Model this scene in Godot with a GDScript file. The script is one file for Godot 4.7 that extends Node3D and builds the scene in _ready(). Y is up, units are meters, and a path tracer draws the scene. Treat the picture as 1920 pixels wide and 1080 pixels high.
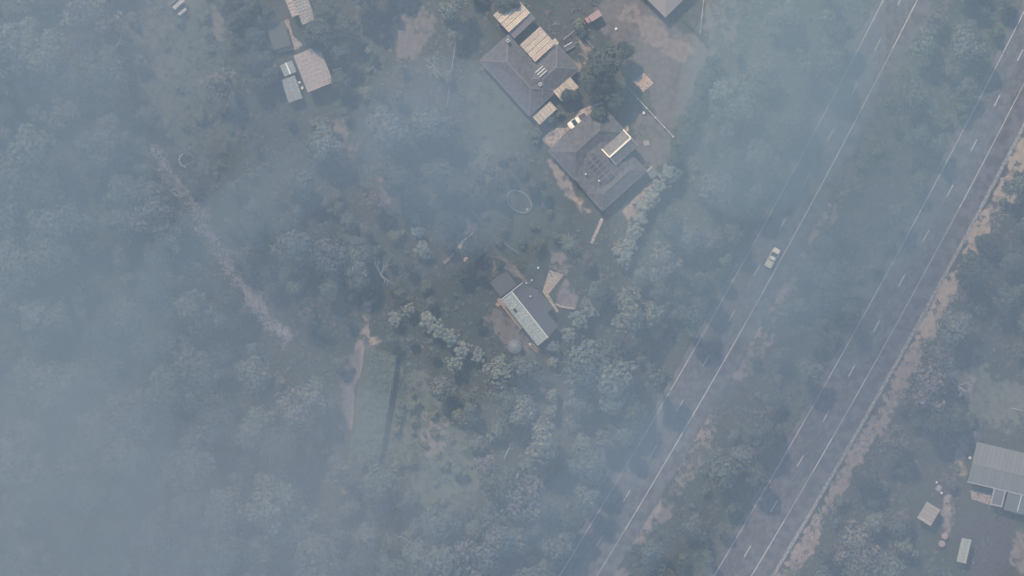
extends Node3D
# Straight-down view of smoky bushland with houses and a divided road. 1 px of the photograph = M metres on the ground.
const M := 0.125
const EYE := 900.0
const SUN_ELEVATION := 47.0
var rng := RandomNumberGenerator.new()
var taken := {}
var materials := {}
var mottles := {}

# ------------------------------------------------------------------ helpers
func P(x: float, y: float, h := 0.0) -> Vector3:   # ground plan position of the point seen at x, y when it stands h metres up
	var k := (EYE - h) / EYE
	return Vector3((x - 960.0) * M * k, h, (y - 540.0) * M * k)

func numbered(called: String) -> String:
	if not taken.has(called):
		taken[called] = 0
		return called
	taken[called] += 1
	return "%s_%03d" % [called, taken[called]]

func thing(called: String, label: String, category: String, at := Vector3.ZERO, turn := 0.0, group := "") -> Node3D:
	var o := Node3D.new()
	o.name = numbered(called)
	add_child(o)
	o.position = at
	o.rotation.y = turn
	o.set_meta("label", label)
	o.set_meta("category", category)
	if group: o.set_meta("group", group)
	return o

func part(called: String, mesh: Mesh, m: Material, parent: Node, at := Vector3.ZERO, turn := Vector3.ZERO) -> MeshInstance3D:
	var o := MeshInstance3D.new()
	o.name = called if parent != self else numbered(called)
	o.mesh = mesh
	o.material_override = m
	parent.add_child(o, true)
	o.position = at
	o.rotation = turn
	return o

func structure(called: String, mesh: Mesh, m: Material) -> MeshInstance3D:
	var o := part(called, mesh, m, self)
	o.set_meta("kind", "structure")
	return o

func box(x: float, y: float, z: float) -> BoxMesh:
	var b := BoxMesh.new()
	b.size = Vector3(x, y, z)
	return b

func tube(r0: float, r1: float, h: float, n := 10) -> CylinderMesh:
	var c := CylinderMesh.new()
	c.bottom_radius = r0
	c.top_radius = r1
	c.height = h
	c.radial_segments = n
	c.rings = 1
	return c

func mottle(kind: String) -> Texture2D:   # grain and patches of a surface, light grey on average
	if mottles.has(kind): return mottles[kind]
	var spec: Dictionary = {"fine": [0.03, 5, 0.84, 1.0], "stain": [0.012, 5, 0.74, 1.0], "tar": [0.01, 5, 0.78, 1.0], "rust": [0.012, 5, 0.86, 1.0], "litter": [0.014, 6, 0.7, 1.0]}
	var s: Array = spec[kind]
	var n := FastNoiseLite.new()
	n.seed = 11 + kind.length()
	n.frequency = s[0]
	n.fractal_octaves = s[1]
	var im := n.get_seamless_image(512, 512)
	im.convert(Image.FORMAT_RGB8)
	for y in 512:
		for x in 512:
			var v: float = im.get_pixel(x, y).r
			v = lerpf(s[2], s[3], smoothstep(0.25, 0.75, v))
			var c := Color(v, v, v)
			if kind == "rust": c = Color(v, v * lerpf(0.9, 1.0, v), v * lerpf(0.78, 1.0, v))
			im.set_pixel(x, y, c)
	mottles[kind] = ImageTexture.create_from_image(im)
	return mottles[kind]

func mat(called: String, c: Array = [], rough := 0.9, grain := "", per_metre := 0.12, metal := 0.0) -> StandardMaterial3D:
	if materials.has(called): return materials[called]
	var m := StandardMaterial3D.new()
	m.resource_name = called
	m.albedo_color = Color(c[0], c[1], c[2]).linear_to_srgb()
	m.roughness = rough
	m.metallic = metal
	if grain:
		m.albedo_texture = mottle(grain)
		m.uv1_triplanar = true
		m.uv1_world_triplanar = true
		m.uv1_scale = Vector3.ONE * per_metre
	materials[called] = m
	return m

func faces(list: Array) -> ArrayMesh:   # polygons (each an array of Vector3, convex), flat shaded
	var st := SurfaceTool.new()
	st.begin(Mesh.PRIMITIVE_TRIANGLES)
	st.set_smooth_group(-1)
	for f in list:
		for i in range(1, f.size() - 1):
			st.add_vertex(f[0]); st.add_vertex(f[i]); st.add_vertex(f[i + 1])
	st.generate_normals()
	return st.commit()

func slab(outline: PackedVector2Array, y0: float, y1: float) -> ArrayMesh:   # any outline in plan (x, z), extruded
	var list := []
	var t := Geometry2D.triangulate_polygon(outline)
	for i in range(0, t.size(), 3):
		var tri := []
		for k in 3: tri.append(Vector3(outline[t[i + k]].x, y1, outline[t[i + k]].y))
		if (tri[1] - tri[0]).cross(tri[2] - tri[0]).y > 0: tri.reverse()
		list.append(tri)
	if y1 - y0 > 0.002:
		var cw := Geometry2D.is_polygon_clockwise(outline)
		for i in outline.size():
			var a := outline[i]
			var b := outline[(i + 1) % outline.size()]
			var q := [Vector3(a.x, y0, a.y), Vector3(a.x, y1, a.y), Vector3(b.x, y1, b.y), Vector3(b.x, y0, b.y)]
			if cw: q.reverse()
			list.append(q)
	return faces(list)

func plan(points: Array, ragged := 0.0, h := 0.0) -> PackedVector2Array:   # photo points to plan metres; ragged breaks the outline up
	var out := PackedVector2Array()
	for i in points.size():
		var a := P(points[i][0], points[i][1], h)
		var b := P(points[(i + 1) % points.size()][0], points[(i + 1) % points.size()][1], h)
		var n := 1 if ragged == 0.0 else maxi(1, int(a.distance_to(b) / 0.6))
		for k in n:
			var p := a.lerp(b, float(k) / n)
			out.append(Vector2(p.x, p.z) + (Vector2(rng.randf_range(-1, 1), rng.randf_range(-1, 1)) * ragged if ragged > 0 else Vector2.ZERO))
	return out

func rect(c: Array, h := 0.0) -> Dictionary:   # the rectangle nearest to four photo corners: centre, length along the first edge, width, turn
	var p := []
	for q in c: p.append(P(q[0], q[1], h))
	var e: Vector3 = (p[1] - p[0] + p[2] - p[3]) / 2.0
	var f: Vector3 = (p[3] - p[0] + p[2] - p[1]) / 2.0
	var at: Vector3 = (p[0] + p[1] + p[2] + p[3]) / 4.0
	at.y = 0
	return {"at": at, "long": e.length(), "wide": f.length(), "turn": -atan2(e.z, e.x)}

func ribbed(w: float, l: float, ribs: int, rise := 0.05) -> ArrayMesh:   # one roofing sheet lying along x from -w/2 to w/2 and z from 0 to l
	var prof := PackedVector2Array()
	for i in ribs:
		var x := -w / 2 + w * i / ribs
		var s := w / ribs
		prof.append_array([Vector2(x, 0), Vector2(x + s * 0.6, 0), Vector2(x + s * 0.7, rise), Vector2(x + s * 0.9, rise)])
	prof.append(Vector2(w / 2, 0))
	var list := []
	for i in prof.size() - 1:
		var a := prof[i]
		var b := prof[i + 1]
		list.append([Vector3(a.x, a.y, 0), Vector3(b.x, b.y, 0), Vector3(b.x, b.y, l), Vector3(a.x, a.y, l)])
	return faces(list)

# a roof slope of separate sheets: eave line from a to b (local), rising to the line c..d parallel to it
func sheets(parent: Node, a: Vector3, b: Vector3, up: Vector3, count: int, mats: Array, ribs := 4, gap := 0.04) -> void:
	var along := b - a
	var w := along.length() / count
	var mesh := ribbed(w - gap, up.length(), ribs)
	var basis_x := along.normalized()
	var basis_z := up.normalized()
	var n := basis_z.cross(basis_x)
	for i in count:
		var o := part("roof_sheet", mesh, mats[rng.randi() % mats.size()], parent)
		o.transform = Transform3D(Basis(basis_x, n, basis_z), a + along * ((i + 0.5) / count) + n * (0.02 + 0.012 * (i % 2)))

func walls(t: Node3D, l: float, w: float, h: float, m: Material, inset := 0.35, gable := 0.0) -> void:
	var x := l / 2 - inset
	var z := w / 2 - inset
	for s in [-1, 1]:
		part("wall", box(2 * x, h, 0.12), m, t, Vector3(0, h / 2, s * z))
		var o := part("wall", box(0.12, h, 2 * z - 0.13), m, t, Vector3(s * x, h / 2, 0))
		if gable > 0:
			part("gable", faces([[Vector3(0, 0, -z), Vector3(0, gable, 0), Vector3(0, 0, z)]]), m, o, Vector3(0, h / 2, 0))
	var d := part("door", box(0.9, 2.0, 0.06), mat("door_timber", [0.16, 0.13, 0.1]), t, Vector3(x * 0.3, 1.0, z + 0.1))
	part("handle", box(0.1, 0.04, 0.06), mat("steel_dull", [0.4, 0.4, 0.4], 0.4, "", 0.1, 0.8), d, Vector3(0.35, 0, 0.05))
	for s in [-0.45, -0.1]:
		if l > 4.0:
			var f := part("window", box(1.0, 0.9, 0.06), mat("frame_white", [0.6, 0.6, 0.58]), t, Vector3(x * s * 1.6, minf(1.5, h - 0.6), z + 0.1))
			part("pane", box(0.86, 0.76, 0.03), mat("glass_dark", [0.03, 0.035, 0.04], 0.08), f, Vector3(0, 0, 0.03))

# sheds and outbuildings: kind "gable" (ridge along the first edge), "skillion" (falls across the first edge)
func shed(called: String, label: String, category: String, corners: Array, h: float, kind: String, mats: Array, wall: Material, count := 6, ribs := 4, pitch := 0.2, group := "", cap: Material = null, gap := 0.04) -> Node3D:
	var r := rect(corners, h)
	var t := thing(called, label, category, r.at, r.turn, group)
	var l: float = r.long
	var w: float = r.wide
	var roof := Node3D.new()
	roof.name = "roof"
	t.add_child(roof)
	if kind == "gable":
		var rise := w / 2 * pitch
		walls(t, l, w, h, wall, 0.35, rise * 0.85)
		sheets(roof, Vector3(-l / 2, h, -w / 2), Vector3(l / 2, h, -w / 2), Vector3(0, rise, w / 2), count, mats, ribs)
		sheets(roof, Vector3(l / 2, h, w / 2), Vector3(-l / 2, h, w / 2), Vector3(0, rise, -w / 2), count, mats, ribs)
		part("ridge_cap", box(l, 0.05, 0.3), cap if cap else mats[0], roof, Vector3(0, h + rise + 0.08, 0))
		for s in [-1, 1]:
			part("gutter", box(l, 0.1, 0.12), mat("gutter_grey", [0.3, 0.3, 0.3]), t, Vector3(0, h - 0.03, s * (w / 2 + 0.07)))
	else:
		walls(t, l, w, h, wall)
		var rise := w * 0.06
		sheets(roof, Vector3(-l / 2, h + 0.02, w / 2), Vector3(l / 2, h + 0.02, w / 2), Vector3(0, rise, -w), count, mats, ribs, gap)
		part("under_deck", faces([[Vector3(-l / 2, h - 0.06, w / 2), Vector3(l / 2, h - 0.06, w / 2), Vector3(l / 2, h + rise - 0.06, -w / 2), Vector3(-l / 2, h + rise - 0.06, -w / 2)]]), mat("roof_batten", [0.2, 0.17, 0.14]), roof)
		part("gutter", box(l, 0.1, 0.12), mat("gutter_grey", [0.3, 0.3, 0.3]), t, Vector3(0, h - 0.03, w / 2 + 0.07))
		part("beam", box(l - 0.3, rise, 0.1), wall, t, Vector3(0, h + rise / 2 - 0.05, -w / 2 + 0.3))
	return t

func hip(u0: float, u1: float, v0: float, v1: float, h: float, pitch: float) -> Array:   # faces of a hip roof over a rectangle in metres
	var a := Vector3(u0, h, v0); var b := Vector3(u1, h, v0); var c := Vector3(u1, h, v1); var d := Vector3(u0, h, v1)
	var r := minf(u1 - u0, v1 - v0) / 2
	var e: Vector3; var f: Vector3
	if u1 - u0 > v1 - v0:
		e = Vector3(u0 + r, h + r * pitch, (v0 + v1) / 2); f = Vector3(u1 - r, h + r * pitch, (v0 + v1) / 2)
		return [[a, b, f, e], [b, c, f], [c, d, e, f], [d, a, e]]
	e = Vector3((u0 + u1) / 2, h + r * pitch, v0 + r); f = Vector3((u0 + u1) / 2, h + r * pitch, v1 - r)
	return [[a, b, e], [b, c, f, e], [c, d, f], [d, a, e, f]]

func bar(a: Vector3, b: Vector3, w: float, d: float) -> ArrayMesh:   # a square bar between two points
	var x := (b - a).normalized()
	var up := Vector3.UP if absf(x.y) < 0.95 else Vector3.RIGHT
	var s := x.cross(up).normalized() * w / 2
	var t := s.cross(x).normalized() * d / 2
	var q := [a - s - t, a + s - t, a + s + t, a - s + t, b - s - t, b + s - t, b + s + t, b - s + t]
	return faces([[q[0], q[1], q[2], q[3]], [q[7], q[6], q[5], q[4]], [q[0], q[4], q[5], q[1]], [q[1], q[5], q[6], q[2]], [q[2], q[6], q[7], q[3]], [q[3], q[7], q[4], q[0]]])

func limb(st: SurfaceTool, a: Vector3, b: Vector3, ra: float, rb: float, n := 6) -> void:
	var x := (b - a).normalized()
	var s := x.cross(Vector3(0.31, 0.2, 0.93)).normalized()
	var t := x.cross(s)
	for i in n:
		var p := TAU * i / n
		var q := TAU * (i + 1) / n
		var u := s * cos(p) + t * sin(p)
		var v := s * cos(q) + t * sin(q)
		for k in [[u, a, ra], [u, b, rb], [v, b, rb], [u, a, ra], [v, b, rb], [v, a, ra]]:
			st.set_normal(k[0])
			st.add_vertex(k[1] + k[0] * k[2])

# ------------------------------------------------------------------ trees
# kind: n lobes, spread, lobe radius, leaves, leaf size, leaf jitter, colours
const TREES := {
	"gum": {"lobes": 22, "lobe": [0.7, 1.35], "flat": 0.62, "leaves": 4200, "leaf": [0.2, 0.42], "loose": 0.34, "top": 9.5, "trunk": [0.42, 0.4, 0.37], "col": [[0.1, 0.119, 0.1], [0.112, 0.129, 0.107], [0.09, 0.11, 0.094]]},
	"oak": {"lobes": 16, "lobe": [0.9, 1.6], "flat": 0.7, "leaves": 4800, "leaf": [0.16, 0.34], "loose": 0.2, "top": 9.0, "trunk": [0.1, 0.085, 0.07], "col": [[0.042, 0.06, 0.046], [0.052, 0.07, 0.052], [0.046, 0.064, 0.054]]},
	"wattle": {"lobes": 34, "lobe": [0.5, 0.95], "flat": 0.6, "leaves": 5200, "leaf": [0.14, 0.28], "loose": 0.17, "top": 6.5, "trunk": [0.14, 0.12, 0.1], "col": [[0.19, 0.212, 0.182], [0.215, 0.237, 0.202], [0.165, 0.192, 0.165]]},
	"scorched": {"lobes": 18, "lobe": [0.7, 1.3], "flat": 0.6, "leaves": 2600, "leaf": [0.18, 0.38], "loose": 0.4, "top": 9.0, "trunk": [0.35, 0.33, 0.31], "col": [[0.128, 0.12, 0.112], [0.118, 0.114, 0.104], [0.112, 0.117, 0.1]]},
	"shrub": {"lobes": 12, "lobe": [1.0, 1.8], "flat": 0.5, "leaves": 2400, "leaf": [0.22, 0.5], "loose": 0.25, "top": 5.0, "trunk": [0.1, 0.08, 0.06], "col": [[0.1, 0.125, 0.082], [0.12, 0.14, 0.09], [0.088, 0.11, 0.078]]},
}
var stock := {}   # kind -> array of [trunk mesh, crown mesh]
var crown_mat: StandardMaterial3D

func grow(kind: String, which: int) -> Array:   # crown of radius 4 m, made of leaf sprays on the lobes at the limb ends
	var k: Dictionary = TREES[kind]
	var r := RandomNumberGenerator.new()
	r.seed = hash(kind) + which * 77
	var top: float = k.top
	var lobes := []
	var reach := 4.0
	for i in k.lobes:
		var ang := r.randf() * TAU
		var d: float = (sqrt(r.randf()) if i > 2 else 0.15 * i) * (0.82 + 0.18 * sin(ang * 3.0 + which))
		var rad: float = r.randf_range(k.lobe[0], k.lobe[1])
		var y: float = top - rad - (d * d * 0.75 + r.randf() * 0.35) * 4.0 * k.flat
		lobes.append([Vector3(cos(ang) * d * (reach - rad), y, sin(ang) * d * (reach - rad)), rad])
	var v := PackedVector3Array(); var n := PackedVector3Array(); var c := PackedColorArray()
	for i in k.leaves:
		var lo: Array = lobes[r.randi() % lobes.size()]
		if r.randf() > lo[1] / k.lobe[1]: lo = lobes[r.randi() % lobes.size()]
		var dir := Vector3(r.randfn(), r.randfn() * 0.8 + 0.35, r.randfn()).normalized()
		var at: Vector3 = lo[0] + dir * lo[1] * (0.86 + k.loose * r.randfn())
		var nn := (dir + Vector3(r.randfn(), r.randfn(), r.randfn()) * (0.2 if kind == "wattle" else 0.3)).normalized()
		var s := nn.cross(Vector3(r.randfn(), r.randfn(), r.randfn())).normalized()
		var t := nn.cross(s)
		var size: float = r.randf_range(k.leaf[0], k.leaf[1])
		s *= size
		t *= size * 0.6
		var col: Array = k.col[r.randi() % 3]
		var g := r.randf_range(0.9, 1.1)
		var tint: Array = [[1.0, 1.0, 1.0], [0.86, 0.92, 0.95], [1.1, 1.06, 1.0], [1.08, 1.0, 1.02], [0.74, 0.8, 0.8], [1.28, 1.24, 1.22]][which]
		var cc := Color(col[0] * g * tint[0], col[1] * g * tint[1], col[2] * g * tint[2])
		v.append_array([at - s, at + t, at + s, at - s, at + s, at - t])
		for q in 6:
			n.append(nn); c.append(cc)
	var arr := []
	arr.resize(Mesh.ARRAY_MAX)
	arr[Mesh.ARRAY_VERTEX] = v; arr[Mesh.ARRAY_NORMAL] = n; arr[Mesh.ARRAY_COLOR] = c
	var crown := ArrayMesh.new()
	crown.add_surface_from_arrays(Mesh.PRIMITIVE_TRIANGLES, arr)
	var st := SurfaceTool.new()
	st.begin(Mesh.PRIMITIVE_TRIANGLES)
	var fork := Vector3(r.randf_range(-0.3, 0.3), top * 0.45, r.randf_range(-0.3, 0.3))
	limb(st, Vector3(0, -0.2, 0), fork, 0.24, 0.16, 7)
	for i in range(0, lobes.size(), 3):
		var to: Vector3 = lobes[i][0]
		var mid := fork.lerp(to, 0.55) + Vector3(0, 0.4, 0)
		limb(st, fork, mid, 0.1, 0.06, 5)
		limb(st, mid, to, 0.06, 0.02, 4)
	return [st.commit(), crown]

const LANDMARKS := [
	[349, 300, "the fire pit"], [400, 155, "the pinkish bare patch"], [366, 430, "the short thick log"], [428, 510, "the log across the track"], [461, 548, "the forked pale log"], [218, 100, "the wide-limbed dead tree"],
	[50, 290, "the western dead tree"], [225, 815, "the dead tree in thick smoke"], [60, 445, "the thin dead tree"], [715, 515, "the radiating dead tree"], [1790, 722, "the dead tree at the clearing"], [815, 125, "the dead tree by the fence"],
	[960, 1015, "the bare southern dead tree"], [765, 1010, "the leaning dead tree"], [700, 640, "the sandy bank end"], [655, 740, "the gravel path"], [735, 760, "the bank's retaining wall"], [690, 850, "the low bank end"],
	[973, 378, "the oval ring"], [965, 650, "the round water tank"], [942, 530, "the carport"], [1050, 575, "the garden wall"], [840, 485, "the long garden bed"], [600, 130, "the tall pinkish shed"], [520, 70, "the net-covered frame"],
	[550, 165, "the mottled shed"], [570, 15, "the leaf-littered roof"], [335, 10, "the narrow pale roofs"], [960, 30, "the tree-covered cream shed"], [1010, 85, "the wide cream shed"], [1060, 165, "the ribbed cream shed"], [1110, 32, "the red truck"],
	[1210, 155, "the paved pad"], [1228, 222, "the post and rail fence"], [1318, 20, "the white rail fence"], [1120, 433, "the pale footpath"], [1448, 483, "the driving ute"], [1741, 964, "the beige shed"], [1808, 1030, "the pale green shed"],
	[1829, 821, "the dark round tank"], [1860, 740, "the eastern grass clearing"], [1767, 1012, "the terracotta tubs"], [950, 845, "the grey slope log"], [1661, 1043, "the broken pale log"], [845, 150, "the old wire fence"], [1178, 556, "the pale-fronded palm"], [1066, 456, "the spiky palm"],
]

var tree_words := {
	"gum": ["gum_tree", "grey-green gum tree with open crown", "tree"],
	"oak": ["dark_tree", "dense dark green tree", "tree"],
	"wattle": ["wattle_tree", "silvery clumped wattle tree", "tree"],
	"scorched": ["scorched_tree", "brownish sparse-leaved tree", "tree"],
	"shrub": ["shrub", "low green shrub", "shrub"],
}

func tree(kind: String, x: float, y: float, radius: float, place: String, tall := 1.0) -> void:
	if not scattering: fixed.append([x, y, radius / M])
	var set_of: Array = stock[kind]
	var which := rng.randi() % set_of.size()
	var w: Array = tree_words[kind]
	var s := radius / 4.0
	var sy: float = s * tall * rng.randf_range(0.85, 1.15)
	var h: float = TREES[kind].top * sy * 0.75
	var at := P(x, y, h)
	at.y = 0
	var size_word := "small" if radius < 2.2 else "middling" if radius < 3.1 else "large" if radius < 4.1 else "huge"
	if kind == "shrub": size_word = "small" if radius < 1.7 else "broad"
	var where := place
	var best := 95.0
	for mark in LANDMARKS:
		var away := Vector2(mark[0], mark[1]).distance_to(Vector2(x, y))
		if away < best:
			best = away
			where = ("beside " if away < 48.0 else "near ") + mark[2]
	var words := "%s %s %s" % [size_word, w[1], where]
	var t := thing(w[0], words, w[2], at, rng.randf() * TAU, words)
	t.scale = Vector3(s, sy, s)
	var sh := part("trunk" if kind != "shrub" else "stem", set_of[which][0], mat("bark_" + kind, TREES[kind].trunk, 0.95), t)
	sh.set_meta("kind", "thing")
	sh.remove_meta("kind")
	part("crown", set_of[which][1], crown_mat, t)

func dead_tree(x: float, y: float, h: float, spread: float, seed_: int, label: String, lean := Vector2.ZERO) -> void:
	var t := thing("dead_tree", label, "tree", P(x, y), 0.0, "")
	var r := RandomNumberGenerator.new()
	r.seed = seed_
	var pale := mat("dead_wood", [0.36, 0.345, 0.325], 0.9, "fine", 0.5)
	var st := SurfaceTool.new()
	st.begin(Mesh.PRIMITIVE_TRIANGLES)
	var top := Vector3(lean.x, h, lean.y)
	limb(st, Vector3(0, -0.2, 0), top * 0.5 + Vector3(0.15, 0, 0.1), 0.2, 0.14, 7)
	limb(st, top * 0.5 + Vector3(0.15, 0, 0.1), top, 0.14, 0.05, 6)
	part("trunk", st.commit(), pale, t)
	for i in 7:
		var a := top * r.randf_range(0.45, 0.95)
		var ang := r.randf() * TAU
		var b := a + Vector3(cos(ang), r.randf_range(0.25, 0.8), sin(ang)) * spread * r.randf_range(0.4, 0.7)
		var c := b + Vector3(cos(ang + r.randf_range(-0.8, 0.8)), r.randf_range(-0.1, 0.5), sin(ang + r.randf_range(-0.8, 0.8))) * spread * 0.5
		var d := b + Vector3(cos(ang + 1.1), 0.4, sin(ang + 1.1)) * spread * 0.35
		var sb := SurfaceTool.new()
		sb.begin(Mesh.PRIMITIVE_TRIANGLES)
		limb(sb, a, b, 0.09, 0.07, 5)
		limb(sb, b, c, 0.07, 0.025, 5)
		limb(sb, b, d, 0.06, 0.02, 5)
		part("branch", sb.commit(), pale, t)

# ------------------------------------------------------------------ road lines (photo x as a function of photo y)
func road_x(line: String, y: float) -> float:
	var k: Array = {"A": [1656.159, -0.508346, -4.9967e-05], "B": [1719.728, -0.499923, -5.18868e-05], "C": [1931.147, -0.501085, -4.38502e-05], "D": [1998.454, -0.493136, -4.88859e-05]}[line]
	return k[0] + k[1] * y + k[2] * y * y

func band(l0: String, off0: float, l1: String, off1: float, y0: float, y1: float, h0: float, h1: float, steps := 60) -> ArrayMesh:   # a strip along the road with thickness
	var list := []
	for i in steps:
		var ya := lerpf(y0, y1, float(i) / steps)
		var yb := lerpf(y0, y1, float(i + 1) / steps)
		var q := [P(road_x(l0, ya) + off0, ya), P(road_x(l1, ya) + off1, ya), P(road_x(l1, yb) + off1, yb), P(road_x(l0, yb) + off0, yb)]
		for p in 4: q[p].y = h1
		list.append(q)
		if h1 - h0 > 0.001:
			var d := Vector3(0, h0 - h1, 0)
			list.append([q[0], q[3], q[3] + d, q[0] + d])
			list.append([q[1], q[1] + d, q[2] + d, q[2]])
	return faces(list)

# ------------------------------------------------------------------ ground colours
const GW := 1440
const GH := 900
var gr := PackedFloat32Array(); var gg := PackedFloat32Array(); var gb := PackedFloat32Array()
var noise_a: PackedByteArray; var noise_b: PackedByteArray; var noise_c: PackedByteArray

func noise_field(seed_: int, f: float, oct := 4) -> PackedByteArray:
	var n := FastNoiseLite.new()
	n.seed = seed_
	n.frequency = f
	n.fractal_octaves = oct
	var im := n.get_image(GW, GH, false, false, true)
	im.convert(Image.FORMAT_L8)
	return im.get_data()

func soil(outline: Array, c: Array, strength := 1.0, soft := 1.2, patch := 0.6) -> void:   # a patch of another soil: outline in photo points, ragged by noise
	var poly := PackedVector2Array()
	var lo := Vector2(1e9, 1e9); var hi := -lo
	for q in outline:
		var p := P(q[0], q[1])
		var g := Vector2((p.x + 144.0) * 5.0, (p.z + 90.0) * 5.0)
		poly.append(g)
		lo = lo.min(g); hi = hi.max(g)
	var m := soft * 5.0 + 4.0
	var x0 := maxi(0, int(lo.x - m)); var x1 := mini(GW - 1, int(hi.x + m))
	var y0 := maxi(0, int(lo.y - m)); var y1 := mini(GH - 1, int(hi.y + m))
	var count := poly.size()
	for y in range(y0, y1 + 1):
		for x in range(x0, x1 + 1):
			var p := Vector2(x, y)
			var d2 := 1e12
			var inside := false
			var j := count - 1
			for i in count:
				var a := poly[i]; var b := poly[j]
				if (a.y > p.y) != (b.y > p.y) and p.x < (b.x - a.x) * (p.y - a.y) / (b.y - a.y) + a.x: inside = not inside
				var ab := b - a
				var t := clampf((p - a).dot(ab) / maxf(ab.length_squared(), 1e-6), 0, 1)
				d2 = minf(d2, (a + ab * t).distance_squared_to(p))
				j = i
			var i2 := y * GW + x
			var d := sqrt(d2) * (1.0 if inside else -1.0)
			var nb := noise_b[i2] / 255.0 - 0.5
			var nc := noise_c[i2] / 255.0 - 0.5
			d += nb * soft * 14.0 + nc * soft * 6.0
			var a2 := smoothstep(-1.5, 1.5 + soft, d) * strength * clampf(1.0 + (nb * 1.4 + nc * 1.2) * patch, 0.0, 1.0)
			if a2 <= 0.0: continue
			var g2 := 1.0 + nc * 0.5
			gr[i2] = lerpf(gr[i2], c[0] * g2, a2)
			gg[i2] = lerpf(gg[i2], c[1] * g2, a2)
			gb[i2] = lerpf(gb[i2], c[2] * g2, a2)

func line_patch(points: Array, half: float) -> Array:   # outline of a strip along a line of photo points
	var l := []; var r := []
	for i in points.size():
		var a := Vector2(points[maxi(i - 1, 0)][0], points[maxi(i - 1, 0)][1])
		var b := Vector2(points[mini(i + 1, points.size() - 1)][0], points[mini(i + 1, points.size() - 1)][1])
		var n := (b - a).orthogonal().normalized() * half
		l.append([points[i][0] + n.x, points[i][1] + n.y])
		r.push_front([points[i][0] - n.x, points[i][1] - n.y])
	return l + r

func oval(x: float, y: float, a: float, b: float, turn := 0.0) -> Array:
	var out := []
	for i in 14:
		var v := Vector2(cos(TAU * i / 14) * a, sin(TAU * i / 14) * b).rotated(turn)
		out.append([x + v.x, y + v.y])
	return out

# ------------------------------------------------------------------ vehicles
func loft(stations: Array) -> ArrayMesh:   # [x, half width, low, high, shoulder]
	var rings := []
	for s in stations:
		var w: float = s[1]; var k: float = s[4]
		rings.append([Vector3(s[0], s[2], -w * 0.9), Vector3(s[0], s[2] + 0.1, -w), Vector3(s[0], s[3] - k, -w), Vector3(s[0], s[3], -w + k * 1.4), Vector3(s[0], s[3] + k * 0.25, 0), Vector3(s[0], s[3], w - k * 1.4), Vector3(s[0], s[3] - k, w), Vector3(s[0], s[2] + 0.1, w), Vector3(s[0], s[2], w * 0.9)])
	var list := []
	for i in rings.size() - 1:
		for j in 8:
			list.append([rings[i][j], rings[i + 1][j], rings[i + 1][j + 1], rings[i][j + 1]])
	list.append(rings[0])
	var last: Array = rings[-1].duplicate()
	last.reverse()
	list.append(last)
	return faces(list)

func wheel(t: Node3D, x: float, z: float, r := 0.35) -> void:
	var w := Node3D.new()
	w.name = "wheel"
	t.add_child(w, true)
	w.position = Vector3(x, r, z)
	w.rotation.x = PI / 2
	part("tyre", tube(r, r, 0.22, 18), mat("rubber", [0.02, 0.02, 0.02], 0.9), w)
	part("rim", tube(r * 0.6, r * 0.6, 0.235, 14), mat("rim_silver", [0.5, 0.5, 0.52], 0.3, "", 0.1, 0.8), w)

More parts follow.
